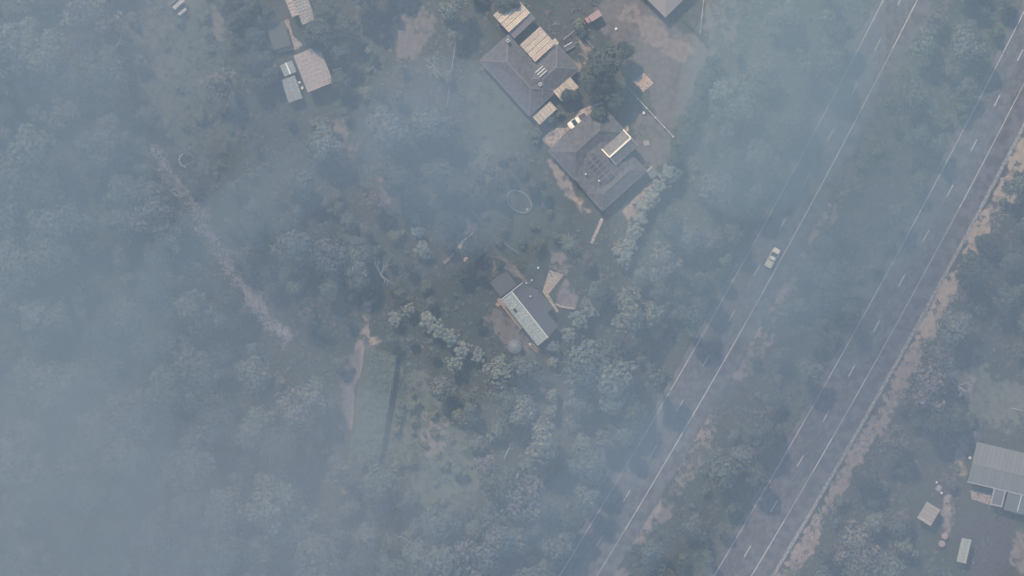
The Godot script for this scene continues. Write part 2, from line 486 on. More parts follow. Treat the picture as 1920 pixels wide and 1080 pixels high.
func ute(called: String, label: String, at: Vector3, turn: float, paint: Material, covered: bool) -> void:
	var t := thing(called, label, "ute", at, turn)
	var dark := mat("car_glass", [0.015, 0.018, 0.02], 0.25)
	part("body", loft([[-2.45, 0.8, 0.5, 0.85, 0.06], [-2.35, 0.86, 0.4, 0.92, 0.06], [-0.5, 0.9, 0.35, 0.95, 0.06], [1.15, 0.9, 0.35, 0.98, 0.07], [1.9, 0.88, 0.35, 0.96, 0.1], [2.3, 0.8, 0.4, 0.86, 0.12], [2.48, 0.62, 0.45, 0.72, 0.12]]), paint, t)
	part("bonnet", loft([[1.34, 0.8, 0.98, 1.04, 0.03], [1.85, 0.76, 0.94, 1.01, 0.03], [2.2, 0.66, 0.86, 0.92, 0.03]]), paint, t)
	part("cabin_roof", loft([[-0.52, 0.6, 1.56, 1.66, 0.04], [-0.4, 0.68, 1.56, 1.7, 0.05], [0.18, 0.68, 1.56, 1.7, 0.05], [0.32, 0.62, 1.56, 1.66, 0.04]]), paint, t)
	var a := [Vector3(1.32, 1.04, -0.78), Vector3(1.32, 1.04, 0.78), Vector3(0.3, 1.62, 0.66), Vector3(0.3, 1.62, -0.66)]
	part("windscreen", faces([a]), dark, t)
	part("rear_window", faces([[Vector3(-0.66, 1.0, -0.74), Vector3(-0.48, 1.6, -0.62), Vector3(-0.48, 1.6, 0.62), Vector3(-0.66, 1.0, 0.74)]]), dark, t)
	for s in [-1, 1]:
		part("side_window", faces([[Vector3(1.18, 1.02, s * 0.8), Vector3(0.46, 1.58, s * 0.66), Vector3(-0.48, 1.58, s * 0.66), Vector3(-0.64, 0.98, s * 0.8)]]), dark, t)
		part("mirror", box(0.12, 0.16, 0.2), paint, t, Vector3(0.95, 1.12, s * 0.98))
		part("headlight", box(0.1, 0.14, 0.26), mat("lamp_lens", [0.7, 0.72, 0.72], 0.1), t, Vector3(2.36, 0.72, s * 0.56))
		part("tail_light", box(0.06, 0.26, 0.12), mat("tail_red", [0.3, 0.02, 0.02], 0.2), t, Vector3(-2.44, 0.75, s * 0.74))
		for x in [-1.5, 1.55]: wheel(t, x, s * 0.82)
	var tray := Node3D.new()
	tray.name = "tray"
	t.add_child(tray)
	if covered:
		part("cover", loft([[-2.4, 0.78, 0.98, 1.08, 0.04], [-2.3, 0.82, 0.96, 1.12, 0.04], [-0.85, 0.82, 0.96, 1.12, 0.04], [-0.72, 0.78, 0.98, 1.08, 0.04]]), mat("tray_cover", [0.8, 0.71, 0.5], 0.8, "fine", 0.5), tray)
	else:
		part("floor", box(1.75, 0.05, 1.5), mat("tray_floor", [0.05, 0.05, 0.05], 0.8), tray, Vector3(-1.56, 0.99, 0))
		for s in [-1, 1]:
			part("rail", box(1.85, 0.3, 0.07), paint, tray, Vector3(-1.56, 1.1, s * 0.86))
			part("rail", box(0.07, 0.3, 1.65), paint, tray, Vector3(-1.56 + s * 0.92, 1.1, 0))
	part("number_plate", box(0.03, 0.12, 0.36), mat("plate_white", [0.7, 0.7, 0.66], 0.5), t, Vector3(2.49, 0.52, 0))
	part("bumper", box(0.14, 0.2, 1.5), mat("bumper_black", [0.03, 0.03, 0.03], 0.6), t, Vector3(-2.5, 0.5, 0))

func fence(called: String, label: String, a: Vector3, b: Vector3, posts: int, h: float, rails: Array, m: Material, post_w := 0.14) -> void:
	var t := thing(called, label, "fence", a)
	var d := b - a
	for i in posts:
		part("post", box(post_w, h, post_w), m, t, d * (float(i) / (posts - 1)) + Vector3(0, h / 2, 0), Vector3(0, -atan2(d.z, d.x), 0))
	for y in rails:
		for i in posts - 1:
			part("rail", bar(d * (float(i) / (posts - 1)) + Vector3(0, y, 0), d * (float(i + 1) / (posts - 1)) + Vector3(0, y, 0), 0.06, 0.12), m, t)

func tank(label: String, x: float, y: float, r: float, h: float, roof: Material, side: Material, ribs: Material) -> void:
	var t := thing("water_tank", label, "tank", Vector3(P(x, y, h).x, 0, P(x, y, h).z))
	part("wall", tube(r, r, h, 36), side, t, Vector3(0, h / 2, 0))
	for i in 4: part("hoop", tube(r + 0.03, r + 0.03, 0.06, 36), side, t, Vector3(0, h * (0.2 + 0.2 * i), 0))
	var apex := Vector3(0, h + r * 0.28, 0)
	for i in 28:
		var p := TAU * i / 28
		var q := TAU * (i + 1) / 28
		var e := r * 1.03
		part("roof_panel", faces([[apex, Vector3(cos(p) * e, h, sin(p) * e), Vector3(cos(q) * e, h, sin(q) * e)]]), roof, t)
		if i % 2 == 0: part("rib", bar(apex + Vector3(0, 0.03, 0), Vector3(cos(p) * e, h + 0.03, sin(p) * e), 0.1, 0.07), ribs, t)
	part("hatch", tube(0.3, 0.3, 0.1, 14), roof, t, apex - Vector3(0, 0.02, 0))

func vent(t: Node3D, at: Vector3) -> void:
	var v := Node3D.new()
	v.name = "roof_vent"
	t.add_child(v, true)
	v.position = at
	part("neck", tube(0.14, 0.14, 0.5, 10), mat("vent_steel", [0.5, 0.52, 0.53], 0.4, "", 0.1, 0.3), v, Vector3(0, 0.25, 0))
	var s := SphereMesh.new()
	s.radius = 0.26; s.height = 0.46; s.radial_segments = 14; s.rings = 7
	part("cap", s, mat("vent_steel"), v, Vector3(0, 0.66, 0))

func log_lying(label: String, a: Vector3, b: Vector3, r: float, m: Material) -> void:
	var t := thing("fallen_log", label, "log", a)
	var st := SurfaceTool.new()
	st.begin(Mesh.PRIMITIVE_TRIANGLES)
	var d := b - a
	var up := Vector3(0, r, 0)
	limb(st, up, d * 0.5 + up + Vector3(0.05, 0.06, 0.08), r, r * 0.85, 8)
	limb(st, d * 0.5 + up + Vector3(0.05, 0.06, 0.08), d + up, r * 0.85, r * 0.6, 8)
	part("trunk", st.commit(), m, t)
	var sb := SurfaceTool.new()
	sb.begin(Mesh.PRIMITIVE_TRIANGLES)
	var side := d.cross(Vector3.UP).normalized()
	limb(sb, d * 0.6 + up, d * 0.75 + up + side * d.length() * 0.25 + Vector3(0, 0.3, 0), r * 0.5, r * 0.2, 6)
	part("branch", sb.commit(), m, t)

# ------------------------------------------------------------------ where trees may stand
var fixed := []   # trees set one by one: x, y, radius in photo px
var scattering := false
var clear := []   # outlines (photo points) without trees

func is_clear(x: float, y: float, r: float) -> bool:   # r in photo px
	var p := Vector2(x, y)
	for f in fixed:
		if p.distance_to(Vector2(f[0], f[1])) < r * 0.6 + f[2] * 0.8: return true
	for o in clear:
		var poly: PackedVector2Array = o
		if Geometry2D.is_point_in_polygon(p, poly): return true
		for i in poly.size():
			if Geometry2D.get_closest_point_to_segment(p, poly[i], poly[(i + 1) % poly.size()]).distance_to(p) < r * 0.62: return true
	var k := r * 0.6
	if x + k > road_x("A", y) - 12 and x - k < road_x("B", y) + 34: return true
	if x + k > road_x("C", y) - 12 and x - k < road_x("D", y) + 62: return true
	return false

func wood(outline: Array, spacing: float, kinds: Dictionary, size: Array, place: String, keep := 1.0) -> int:
	var poly := PackedVector2Array()
	var lo := Vector2(1e9, 1e9); var hi := -lo
	for q in outline:
		poly.append(Vector2(q[0], q[1]))
		lo = lo.min(poly[-1]); hi = hi.max(poly[-1])
	var bag := []
	for k in kinds:
		for i in kinds[k]: bag.append(k)
	var count := 0
	var glades := FastNoiseLite.new()
	glades.seed = 17
	glades.frequency = 0.011
	var y := lo.y
	var row := 0
	while y < hi.y:
		var x := lo.x + (spacing * 0.5 if row % 2 else 0.0)
		while x < hi.x:
			var p := Vector2(x, y) + Vector2(rng.randf_range(-0.6, 0.6), rng.randf_range(-0.6, 0.6)) * spacing
			var r := lerpf(size[0] * 0.6, size[1] * 1.35, pow(rng.randf(), 1.6))
			var kind: String = bag[rng.randi() % bag.size()]
			var drop := rng.randf() > keep * clampf(1.1 + glades.get_noise_2d(p.x, p.y) * 1.6, 0.3, 1.0)
			if kind == "shrub": r *= 0.55
			if kind == "wattle": r *= 0.75
			if not drop and p.x > -70 and p.x < 1990 and p.y > -70 and p.y < 1130 and Geometry2D.is_point_in_polygon(p, poly) and not is_clear(p.x, p.y, r / M):
				tree(kind, p.x, p.y, r, place)
				count += 1
			x += spacing
		y += spacing * 0.87
		row += 1
	return count

# ------------------------------------------------------------------ the place
func _ready() -> void:
	rng.seed = 20240
	var cam := Camera3D.new()
	cam.name = "camera"
	add_child(cam)
	cam.position = Vector3(0, EYE, 0)
	cam.rotation_degrees = Vector3(-90, 0, 0)
	cam.fov = 2.0 * rad_to_deg(atan(540.0 * M / EYE))
	cam.near = 1.0
	cam.far = 4000.0
	cam.current = true
	var around := WorldEnvironment.new()
	around.name = "environment"
	var env := Environment.new()
	around.environment = env
	env.background_mode = Environment.BG_SKY
	var sky := Sky.new()
	var dome := ProceduralSkyMaterial.new()
	dome.sky_top_color = Color(0.5, 0.62, 0.78)
	dome.sky_horizon_color = Color(0.72, 0.76, 0.8)
	dome.ground_bottom_color = Color(0.25, 0.26, 0.25)
	dome.ground_horizon_color = Color(0.55, 0.57, 0.58)
	sky.sky_material = dome
	env.sky = sky
	env.tonemap_mode = Environment.TONE_MAPPER_LINEAR
	env.tonemap_exposure = 1.7
	env.fog_enabled = true
	env.fog_density = 0.00031
	env.fog_light_color = Color(0.735, 0.86, 0.965)
	env.volumetric_fog_enabled = true
	env.volumetric_fog_density = 0.0
	env.sdfgi_enabled = true
	env.ssao_enabled = true
	env.ssil_enabled = true
	add_child(around)
	var sun := DirectionalLight3D.new()
	sun.name = "sun"
	sun.light_energy = 1.5
	sun.light_color = Color(1.0, 0.88, 0.74)
	sun.light_angular_distance = 0.6
	sun.shadow_enabled = true
	add_child(sun)
	var el := deg_to_rad(SUN_ELEVATION)
	sun.look_at_from_position(Vector3.ZERO, Vector3(0.47 * cos(el), -sin(el), 0.883 * cos(el)), Vector3.UP)

	crown_mat = StandardMaterial3D.new()
	crown_mat.resource_name = "leaves"
	crown_mat.vertex_color_use_as_albedo = true
	crown_mat.roughness = 0.75
	mat("door_timber", [0.16, 0.13, 0.1])
	mat("steel_dull", [0.4, 0.4, 0.4], 0.4, "", 0.1, 0.8)
	mat("frame_white", [0.6, 0.6, 0.58])
	mat("glass_dark", [0.03, 0.035, 0.04], 0.08)
	mat("gutter_grey", [0.3, 0.3, 0.3])
	mat("trim_grey", [0.45, 0.44, 0.42], 0.7)
	mat("bumper_black", [0.03, 0.03, 0.03], 0.6)
	make_smoke()
	make_ground()
	make_roads()
	make_houses()
	make_yards()
	make_vehicles()
	make_plants()

func make_smoke() -> void:
	# banks of smoke: photo x, y, height of the middle, half sizes in metres, turn in degrees, density
	var banks := [
		[40, 1010, 46, 48, 26, 40, 0, 0.00698, "thick grey smoke bank over the southwest woodland corner", Color(0.835, 0.92, 0.97)],
		[120, 950, 44, 85, 24, 60, -15, 0.00365, "wide pale smoke bank round the southwest corner", Color(0.835, 0.92, 0.97)],
		[-30, 560, 46, 42, 26, 95, 6, 0.00540, "pale smoke bank along the western woodland edge", Color(0.77, 0.92, 0.97)],
		[130, 420, 42, 55, 22, 70, -20, 0.00282, "blue smoke veil over the western woodland", Color(0.76, 0.885, 0.99)],
		[215, 40, 38, 26, 20, 36, 10, 0.00545, "pale smoke bank over the grassy clearing", Color(0.835, 0.92, 0.97)],
		[60, 90, 42, 60, 22, 45, 25, 0.00351, "blue smoke bank at the northwest woodland corner", Color(0.76, 0.885, 0.99)],
		[330, 720, 40, 44, 20, 62, 30, 0.00432, "thin smoke veil between track and grass bank", Color(0.76, 0.885, 0.99)],
		[540, 980, 40, 44, 20, 30, 15, 0.00637, "smoke bank over the southern woodland edge", Color(0.835, 0.92, 0.97)],
		[1465, 140, 40, 22, 22, 34, -20, 0.01111, "dense pale smoke plume beside the upper road", Color(0.77, 0.92, 0.97)],
		[1535, 150, 44, 42, 24, 64, -30, 0.00579, "wide smoke plume across the upper road", Color(0.77, 0.92, 0.97)],
		[870, 290, 36, 27, 18, 21, -30, 0.00817, "blue smoke wisp over the lawn with the oval ring", Color(0.76, 0.885, 0.99)],
		[710, 235, 36, 34, 18, 38, 20, 0.00607, "blue smoke veil over the trees beside the old wire fence", Color(0.76, 0.885, 0.99)],
		[1265, 580, 36, 34, 18, 44, -35, 0.00567, "thin smoke veil over the trees between house and road", Color(0.76, 0.885, 0.99)],
		[1040, 930, 36, 36, 18, 28, 25, 0.00720, "thin blue smoke veil over the southern gum trees", Color(0.76, 0.885, 0.99)],
		[1640, 390, 32, 20, 16, 52, -30, 0.00480, "faint smoke streak over the upper median", Color(0.77, 0.92, 0.97)],
		[1700, 760, 34, 40, 16, 75, -30, 0.00630, "faint wide smoke veil over the lower carriageways", Color(0.78, 0.87, 0.98)],
		[640, 640, 30, 14, 14, 46, 35, 0.00270, "faint smoke streak across the grass bank path", Color(0.76, 0.885, 0.99)],
		[1400, 330, 30, 7, 9, 40, -48, 0.00800, "thin smoke streak drifting from the plume to the windbreak", Color(0.77, 0.92, 0.97)],
		[560, 340, 30, 8, 9, 44, -60, 0.00750, "thin smoke streak across the woodland north of the track", Color(0.76, 0.89, 0.99)],
		[300, 560, 32, 9, 10, 48, -40, 0.00700, "thin smoke streak across the western woodland", Color(0.77, 0.92, 0.97)],
		[1180, 850, 30, 7, 9, 38, -52, 0.00700, "thin smoke streak over the southern gum trees beside the road", Color(0.76, 0.89, 0.99)],
	]
	for b in banks:
		var f := FogVolume.new()
		f.name = numbered("smoke")
		f.shape = RenderingServer.FOG_VOLUME_SHAPE_ELLIPSOID
		f.size = Vector3(b[3], b[4], b[5]) * 2.0
		f.position = P(b[0], b[1], b[2])
		f.rotation_degrees.y = b[6]
		var fm := FogMaterial.new()
		fm.density = b[7]
		fm.albedo = b[9]
		f.material = fm
		f.set_meta("label", b[8])
		f.set_meta("category", "smoke")
		f.set_meta("kind", "stuff")
		add_child(f)

func make_ground() -> void:
	noise_a = noise_field(3, 0.006)
	noise_b = noise_field(5, 0.02)
	noise_c = noise_field(8, 0.11, 3)
	var size := GW * GH
	gr.resize(size); gg.resize(size); gb.resize(size)
	for i in size:
		var a := smoothstep(0.35, 0.65, noise_a[i] / 255.0 * 0.6 + noise_b[i] / 255.0 * 0.4)
		var v := 0.7 + 0.6 * noise_c[i] / 255.0
		gr[i] = lerpf(0.034, 0.05, a) * v
		gg[i] = lerpf(0.046, 0.054, a) * v
		gb[i] = lerpf(0.034, 0.043, a) * v
	var grass := [0.072, 0.09, 0.063]
	var pale_grass := [0.118, 0.13, 0.092]
	var dirt := [0.25, 0.195, 0.165]
	var pink := [0.2, 0.162, 0.142]
	var sand := [0.33, 0.26, 0.185]
	var dark := [0.045, 0.05, 0.038]
	var gravel := [0.122, 0.11, 0.106]
	# western clearing and track
	soil([[190, -20], [430, -20], [430, 170], [470, 260], [390, 320], [300, 290], [250, 160]], pale_grass, 0.55, 2.6, 1.4)
	soil(oval(400, 155, 26, 17, 0.5), dirt, 0.9, 1.0, 0.9)
	soil(oval(400, 50, 26, 34, 0.2), pink, 0.4, 2.0, 1.4)
	soil(line_patch([[285, 275], [335, 350], [395, 440], [440, 520], [500, 600], [545, 632]], 13), [0.19, 0.175, 0.165], 0.75, 2.4, 1.8)
	soil(line_patch([[690, 560], [686, 600], [675, 660], [655, 740], [650, 800]], 9), dirt, 0.9, 0.8)
	soil([[640, 670], [672, 655], [672, 700], [655, 780], [650, 830], [640, 740]], gravel, 0.9, 0.6)
	soil(oval(703, 640, 13, 9), sand, 0.9, 0.8)
	soil(oval(640, 910, 6, 20, -0.5), dirt, 0.8, 0.5)
	# grassy slopes in the middle
	soil([[745, 680], [800, 700], [870, 780], [900, 900], [850, 970], [760, 960], [715, 850], [735, 740]], [0.09, 0.108, 0.078], 0.9, 2.0)
	soil([[775, 780], [830, 770], [860, 850], [800, 850]], pink, 0.55, 1.5, 1.2)
	soil([[740, 0], [800, -10], [815, 60], [780, 110], [745, 95]], pink, 0.5, 2.0, 1.2)
	soil([[880, 150], [960, 90], [1000, 170], [985, 260], [930, 330], [900, 300], [870, 210]], grass, 0.8, 1.6)
	soil([[620, 230], [650, 190], [665, 260], [640, 310]], pink, 0.7, 1.5)
	soil(line_patch([[705, 310], [725, 345], [722, 380]], 9), pink, 0.7, 0.8)
	soil(oval(905, 290, 18, 26, 0.3), pale_grass, 0.6, 1.5)
	soil(line_patch([[940, 310], [900, 350], [870, 375]], 6), pale_grass, 0.7, 0.9)
	soil([[860, 400], [905, 430], [880, 440], [860, 455], [850, 420]], gravel, 0.9, 0.5)
	soil([[905, 470], [960, 490], [990, 530], [960, 520], [930, 510], [905, 500]], pink, 0.9, 0.6)
	soil([[905, 350], [960, 325], [1010, 330], [1045, 380], [1080, 440], [1020, 490], [980, 500], [920, 470], [885, 400]], grass, 0.6, 1.8, 1.2)
	# paddock and yards north of the big house
	soil([[1130, -20], [1215, -20], [1260, 40], [1330, 85], [1320, 130], [1275, 230], [1250, 300], [1225, 330], [1190, 270], [1180, 215], [1240, 220], [1190, 160], [1140, 90], [1120, 30]], gravel, 0.75, 1.4)
	soil(line_patch([[1180, 20], [1230, 60], [1290, 100]], 16), pink, 0.6, 2.0)
	soil([[1085, 70], [1100, 80], [1115, 92], [1095, 120], [1080, 140], [1060, 120], [1090, 105]], dirt, 0.8, 0.8)
	soil([[1320, -20], [1400, -20], [1370, 90], [1325, 110]], pink, 0.5, 1.5)
	soil(oval(1335, 108, 16, 14), gravel, 0.6, 1.0, 1.2)
	soil([[1030, 300], [1060, 330], [1090, 380], [1110, 400], [1080, 390], [1050, 350]], dirt, 0.8, 0.8)
	soil(oval(1082, 377, 9, 8), sand, 0.8, 0.5)
	soil([[1168, 395], [1180, 378], [1230, 338], [1242, 345], [1200, 392], [1178, 410]], dirt, 1.0, 0.4, 0.3)
	soil(oval(1158, 462, 15, 14), dirt, 0.7, 1.0)
	soil([[1030, 470], [1075, 490], [1060, 512], [1030, 500]], dirt, 0.7, 0.9)
	soil([[1040, 555], [1060, 525], [1085, 550], [1078, 576], [1048, 566]], pink, 0.9, 0.6)
	soil([[960, 610], [1000, 660], [985, 700], [940, 640], [905, 600], [930, 580]], pink, 0.6, 1.2)
	# verges along the road, piece by piece
	for i in 12:
		var ya := -40.0 + i * 97.0
		var yb := ya + 105.0
		var s := []
		for q in [["B", 30, ya], ["B", 58 + 16 * sin(i * 2.1), ya], ["B", 58 + 16 * sin(i * 2.1 + 2.1), yb], ["B", 30, yb]]:
			s.append([road_x(q[0], q[2]) + q[1], q[2]])
		soil(s, pink, 0.8 if i > 3 else 0.35, 1.4, 1.2)
		if i > 3 and i % 2 == 0: soil([[s[0][0], ya], [s[0][0] + 10, ya], [s[3][0] + 10, yb], [s[3][0], yb]], dirt, 0.8, 0.8, 1.2)
		var d := []
		for q in [["D", 48, ya], ["D", 82 + 10 * sin(i * 1.7), ya], ["D", 82 + 10 * sin(i * 1.7 + 1.7), yb], ["D", 48, yb]]:
			d.append([road_x(q[0], q[2]) + q[1], q[2]])
		soil(d, sand if i < 7 else dirt, 0.95, 1.2, 1.1)
		var e := []
		for q in [["C", -48, ya], ["C", -14, ya], ["C", -14, yb], ["C", -48, yb]]:
			e.append([road_x(q[0], q[2]) + q[1], q[2]])
		soil(e, grass, 0.8, 1.5)
	# east side
	soil([[1790, 700], [1830, 660], [1860, 700], [1920, 720], [1960, 780], [1880, 800], [1830, 790], [1800, 760]], pale_grass, 0.85, 1.8)
	soil(oval(1900, 730, 20, 16), gravel, 0.5, 1.0)
	soil(line_patch([[1830, 690], [1805, 780], [1800, 860], [1790, 900], [1775, 960]], 8), pink, 0.8, 1.2)
	soil([[1800, 860], [1815, 880], [1810, 905], [1795, 890]], sand, 0.6, 0.6)
	soil([[1780, 920], [1790, 960], [1775, 1010], [1760, 1000], [1768, 940]], dirt, 0.7, 0.9)
	soil([[1810, 960], [1900, 975], [1890, 1080], [1830, 1080]], [0.05, 0.05, 0.05], 0.95, 1.0, 0.4)
	soil([[1900, 990], [1940, 985], [1940, 1090], [1895, 1060]], pink, 0.7, 0.8)
	soil(oval(1650, 1040, 30, 22, 0.4), pink, 0.5, 1.6, 1.2)
	soil([[1580, 60], [1700, 30], [1740, 120], [1700, 260], [1620, 300], [1560, 240]], grass, 0.6, 2.0)
	soil([[1400, 40], [1560, 40], [1480, 240], [1400, 220]], grass, 0.6, 2.0)
	var im := Image.create(GW, GH, false, Image.FORMAT_RGB8)
	for y in GH:
		for x in GW:
			var i := y * GW + x
			im.set_pixel(x, y, Color(gr[i], gg[i], gb[i]).linear_to_srgb())
	var m := StandardMaterial3D.new()
	m.resource_name = "bush_soil"
	m.albedo_texture = ImageTexture.create_from_image(im)
	m.roughness = 1.0
	m.texture_repeat = false
	var pm := PlaneMesh.new()
	pm.size = Vector2(288, 180)
	structure("ground", pm, m)
	# the same land going on all round, in four sheets that butt against the first
	var far := mat("far_soil", [0.078, 0.08, 0.056], 1.0, "stain", 0.02)
	var list := []
	for q in [[-1000, -1000, 1000, -90], [-1000, 90, 1000, 1000], [-1000, -90, -144, 90], [144, -90, 1000, 90]]:
		list.append([Vector3(q[0], 0, q[1]), Vector3(q[2], 0, q[1]), Vector3(q[2], 0, q[3]), Vector3(q[0], 0, q[3])])
	structure("terrain", faces(list), far)
	# grass bank beside the gravel path: flat top, retaining wall on its east side
	var bank := thing("grass_bank", "long flat-topped grass bank beside pale gravel path, steep on one side", "bank", Vector3.ZERO)
	bank.set_meta("kind", "structure")
	var west := [[684, 648], [679, 690], [672, 720], [664, 770], [658, 820], [652, 860], [648, 900]]
	var east := [[743, 664], [740, 695], [734, 730], [726, 775], [719, 820], [713, 850], [704, 905]]
	var lift := [2.3, 2.3, 2.4, 2.4, 2.3, 2.1, 0.2]
	var lumps := FastNoiseLite.new()
	lumps.seed = 9
	lumps.frequency = 0.35
	var grid := []
	for i in 49:
		var f := i / 48.0 * 6.0
		var k := mini(int(f), 5)
		var line := []
		for q in 17:
			var w := Vector2(west[k][0], west[k][1]).lerp(Vector2(west[k + 1][0], west[k + 1][1]), f - k)
			var e := Vector2(east[k][0], east[k][1]).lerp(Vector2(east[k + 1][0], east[k + 1][1]), f - k)
			var u := q / 16.0
			var hgt: float = lerpf(lift[k], lift[k + 1], f - k) * clampf(u * 5.0, 0.0, 1.0)
			if i == 0: hgt *= 0.3
			var p := P(lerpf(w.x, e.x, u), lerpf(w.y, e.y, u), hgt)
			p.y = maxf(0.01, hgt + (lumps.get_noise_2d(p.x, p.z) + 0.8 * lumps.get_noise_2d(p.x * 3.1, p.z * 3.1)) * 0.4 * minf(hgt, 1.0))
			line.append(p)
		grid.append(line)
	var turf := []
	for i in 48:
		for q in 16: turf.append([grid[i][q], grid[i][q + 1], grid[i + 1][q + 1], grid[i + 1][q]])
	part("turf", faces(turf), mat("turf", [0.1, 0.13, 0.1], 1.0, "litter", 0.25), bank)
	part("retaining_wall", slab(plan([[743.2, 664], [744.6, 665], [738, 720], [716, 846], [714.6, 846], [736.6, 720]], 0.0, 2.1), 0.0, 1.95), mat("old_timber", [0.12, 0.1, 0.08], 0.95, "fine", 0.5), bank)

func make_roads() -> void:
	var tar := mat("asphalt", [0.108, 0.106, 0.11], 0.95, "tar", 0.06)
	var paint := mat("road_paint", [0.62, 0.59, 0.53], 0.8, "rust", 0.3)
	var worn := mat("road_paint_worn", [0.52, 0.5, 0.46], 0.85, "rust", 0.3)
	var faded := mat("road_paint_faded", [0.38, 0.365, 0.34], 0.9, "rust", 0.3)
	var y0 := -110.0
	var y1 := 1190.0
	for side in [["A", "B", -12.0, 30.0, -27.0], ["C", "D", -12.0, 36.0, -12.0]]:
		var r := structure("road", band(side[0], side[2], side[1], side[3], y0, y1, 0.0, 0.05), tar)
		for e in [[side[0], -0.9, 0.6], [side[1], -0.9, 0.8]]:
			var ye := y0
			while ye < y1:
				var run := rng.randf_range(25.0, 110.0)
				part("edge_line", band(e[0], e[1], e[0], e[2] + rng.randf_range(-0.25, 0.1), ye, minf(ye + run, y1), 0.05, 0.0555, 5), [paint, worn, faded][rng.randi() % 3] if e[0] != "A" else [worn, faded][rng.randi() % 2], r)
				ye += run + (rng.randf_range(0.0, 4.0) if rng.randf() < 0.4 else 0.0)
		var y := -96.0 if side[0] == "A" else -76.5
		while y < y1:
			var xa: float = (road_x(side[0], y) + road_x(side[1], y)) / 2
			var xb: float = (road_x(side[0], y + 21.0) + road_x(side[1], y + 21.0)) / 2
			var a := P(xa, y)
			var b := P(xb, y + 21.0)
			a.y = 0.056; b.y = 0.056
			part("lane_dash", bar(a, b, 0.17, 0.012), paint if side[0] == "C" else worn, r)
			y += 84.6
	# wheel tracks polished darker, and a few patched repairs, as thin sheets
		for lane in [0.13, 0.37, 0.63, 0.87]:
			var w: float = 64.0
			part("wheel_track", band(side[0], w * lane - 3.0, side[0], w * lane + 3.0, y0, y1, 0.05, 0.0535), mat("asphalt_polished", [0.1, 0.098, 0.102], 0.85, "tar", 0.09), r)
		for k in 5:
			var yr := 60.0 + k * 223.0 + (90.0 if side[0] == "C" else 0.0)
			part("road_patch", band(side[0], 4.0 + 31.0 * (k % 2), side[0], 31.0 + 30.0 * (k % 2), yr, yr + 46.0 + 14.0 * (k % 3), 0.05, 0.0548, 8), mat("asphalt_patch", [0.092, 0.088, 0.09], 0.9, "tar", 0.2), r)
	# concrete gutter with a kerb beyond the far lanes
	var g := structure("gutter", band("D", 36.5, "D", 41.0, y0, y1, 0.0, 0.045), mat("gutter_concrete", [0.3, 0.29, 0.27], 0.95, "stain", 0.2))
	part("kerb", band("D", 41.2, "D", 44.0, y0, y1, 0.0, 0.15), mat("kerb_concrete", [0.3, 0.285, 0.265], 0.95, "stain", 0.2), g)
	# a thin cable fence on posts left of the near lanes
	var t := thing("cable_barrier", "thin cable barrier on short posts along the road shoulder", "barrier", Vector3.ZERO)
	var steel := mat("galvanised", [0.35, 0.35, 0.36], 0.5, "", 0.1, 0.5)
	part("cable", band("A", -27.6, "A", -27.0, 880.0, y1, 0.68, 0.76, 20), steel, t)
	var y2 := 880.0
	while y2 < y1:
		var p := P(road_x("A", y2) - 27.3, y2)
		part("post", box(0.09, 0.8, 0.09), steel, t, p + Vector3(0, 0.4, 0))
		y2 += 17.0
	structure("footpath", slab(plan([[1126, 409], [1131.5, 411], [1112.5, 457], [1106.5, 455]]), 0.0, 0.06), mat("path_concrete", [0.42, 0.35, 0.3], 0.95, "stain", 0.25))
	structure("footpath", slab(plan([[1172, 392], [1186, 375], [1226, 342], [1230, 347], [1192, 380], [1178, 399]]), 0.0, 0.05), mat("path_pink", [0.34, 0.27, 0.23], 0.95, "stain", 0.25))
	structure("footpath", slab(plan([[533, 38], [541, 36], [549, 66], [559, 76], [560, 92], [522, 99], [519, 95], [546, 85]], 0.05), 0.0, 0.05), mat("path_pink"))
	structure("driveway", slab(plan([[1015, 262], [1040, 240], [1062, 240], [1090, 205], [1128, 190], [1132, 197], [1060, 250], [1034, 278]]), 0.0, 0.05), mat("drive_concrete", [0.33, 0.28, 0.25], 0.95, "stain", 0.2))
	structure("driveway", slab(plan([[1812, 957], [1902, 977], [1886, 1078], [1800, 1062]], 0.04), 0.0, 0.05), mat("yard_asphalt", [0.06, 0.058, 0.06], 0.95, "tar", 0.2))
	clear.append(PackedVector2Array([Vector2(655, 640), Vector2(750, 660), Vector2(722, 850), Vector2(640, 850)]))

func block(t: Node3D, u0: float, u1: float, v0: float, v1: float, h: float, m: Material, inset := 0.5) -> void:   # walls of one house wing, metres
	var a := u0 + inset; var b := u1 - inset; var c := v0 + inset; var d := v1 - inset
	part("wall", box(b - a, h, 0.15), m, t, Vector3((a + b) / 2, h / 2, c))
	part("wall", box(b - a, h, 0.15), m, t, Vector3((a + b) / 2, h / 2, d))
	part("wall", box(0.15, h, d - c - 0.16), m, t, Vector3(a, h / 2, (c + d) / 2))
	part("wall", box(0.15, h, d - c - 0.16), m, t, Vector3(b, h / 2, (c + d) / 2))

func gutters(t: Node3D, u0: float, u1: float, v0: float, v1: float, h: float, m: Material) -> void:
	part("gutter", box(u1 - u0, 0.12, 0.13), m, t, Vector3((u0 + u1) / 2, h - 0.05, v0 - 0.07))
	part("gutter", box(u1 - u0, 0.12, 0.13), m, t, Vector3((u0 + u1) / 2, h - 0.05, v1 + 0.07))
	part("gutter", box(0.13, 0.12, v1 - v0), m, t, Vector3(u0 - 0.07, h - 0.05, (v0 + v1) / 2))
	part("gutter", box(0.13, 0.12, v1 - v0), m, t, Vector3(u1 + 0.07, h - 0.05, (v0 + v1) / 2))

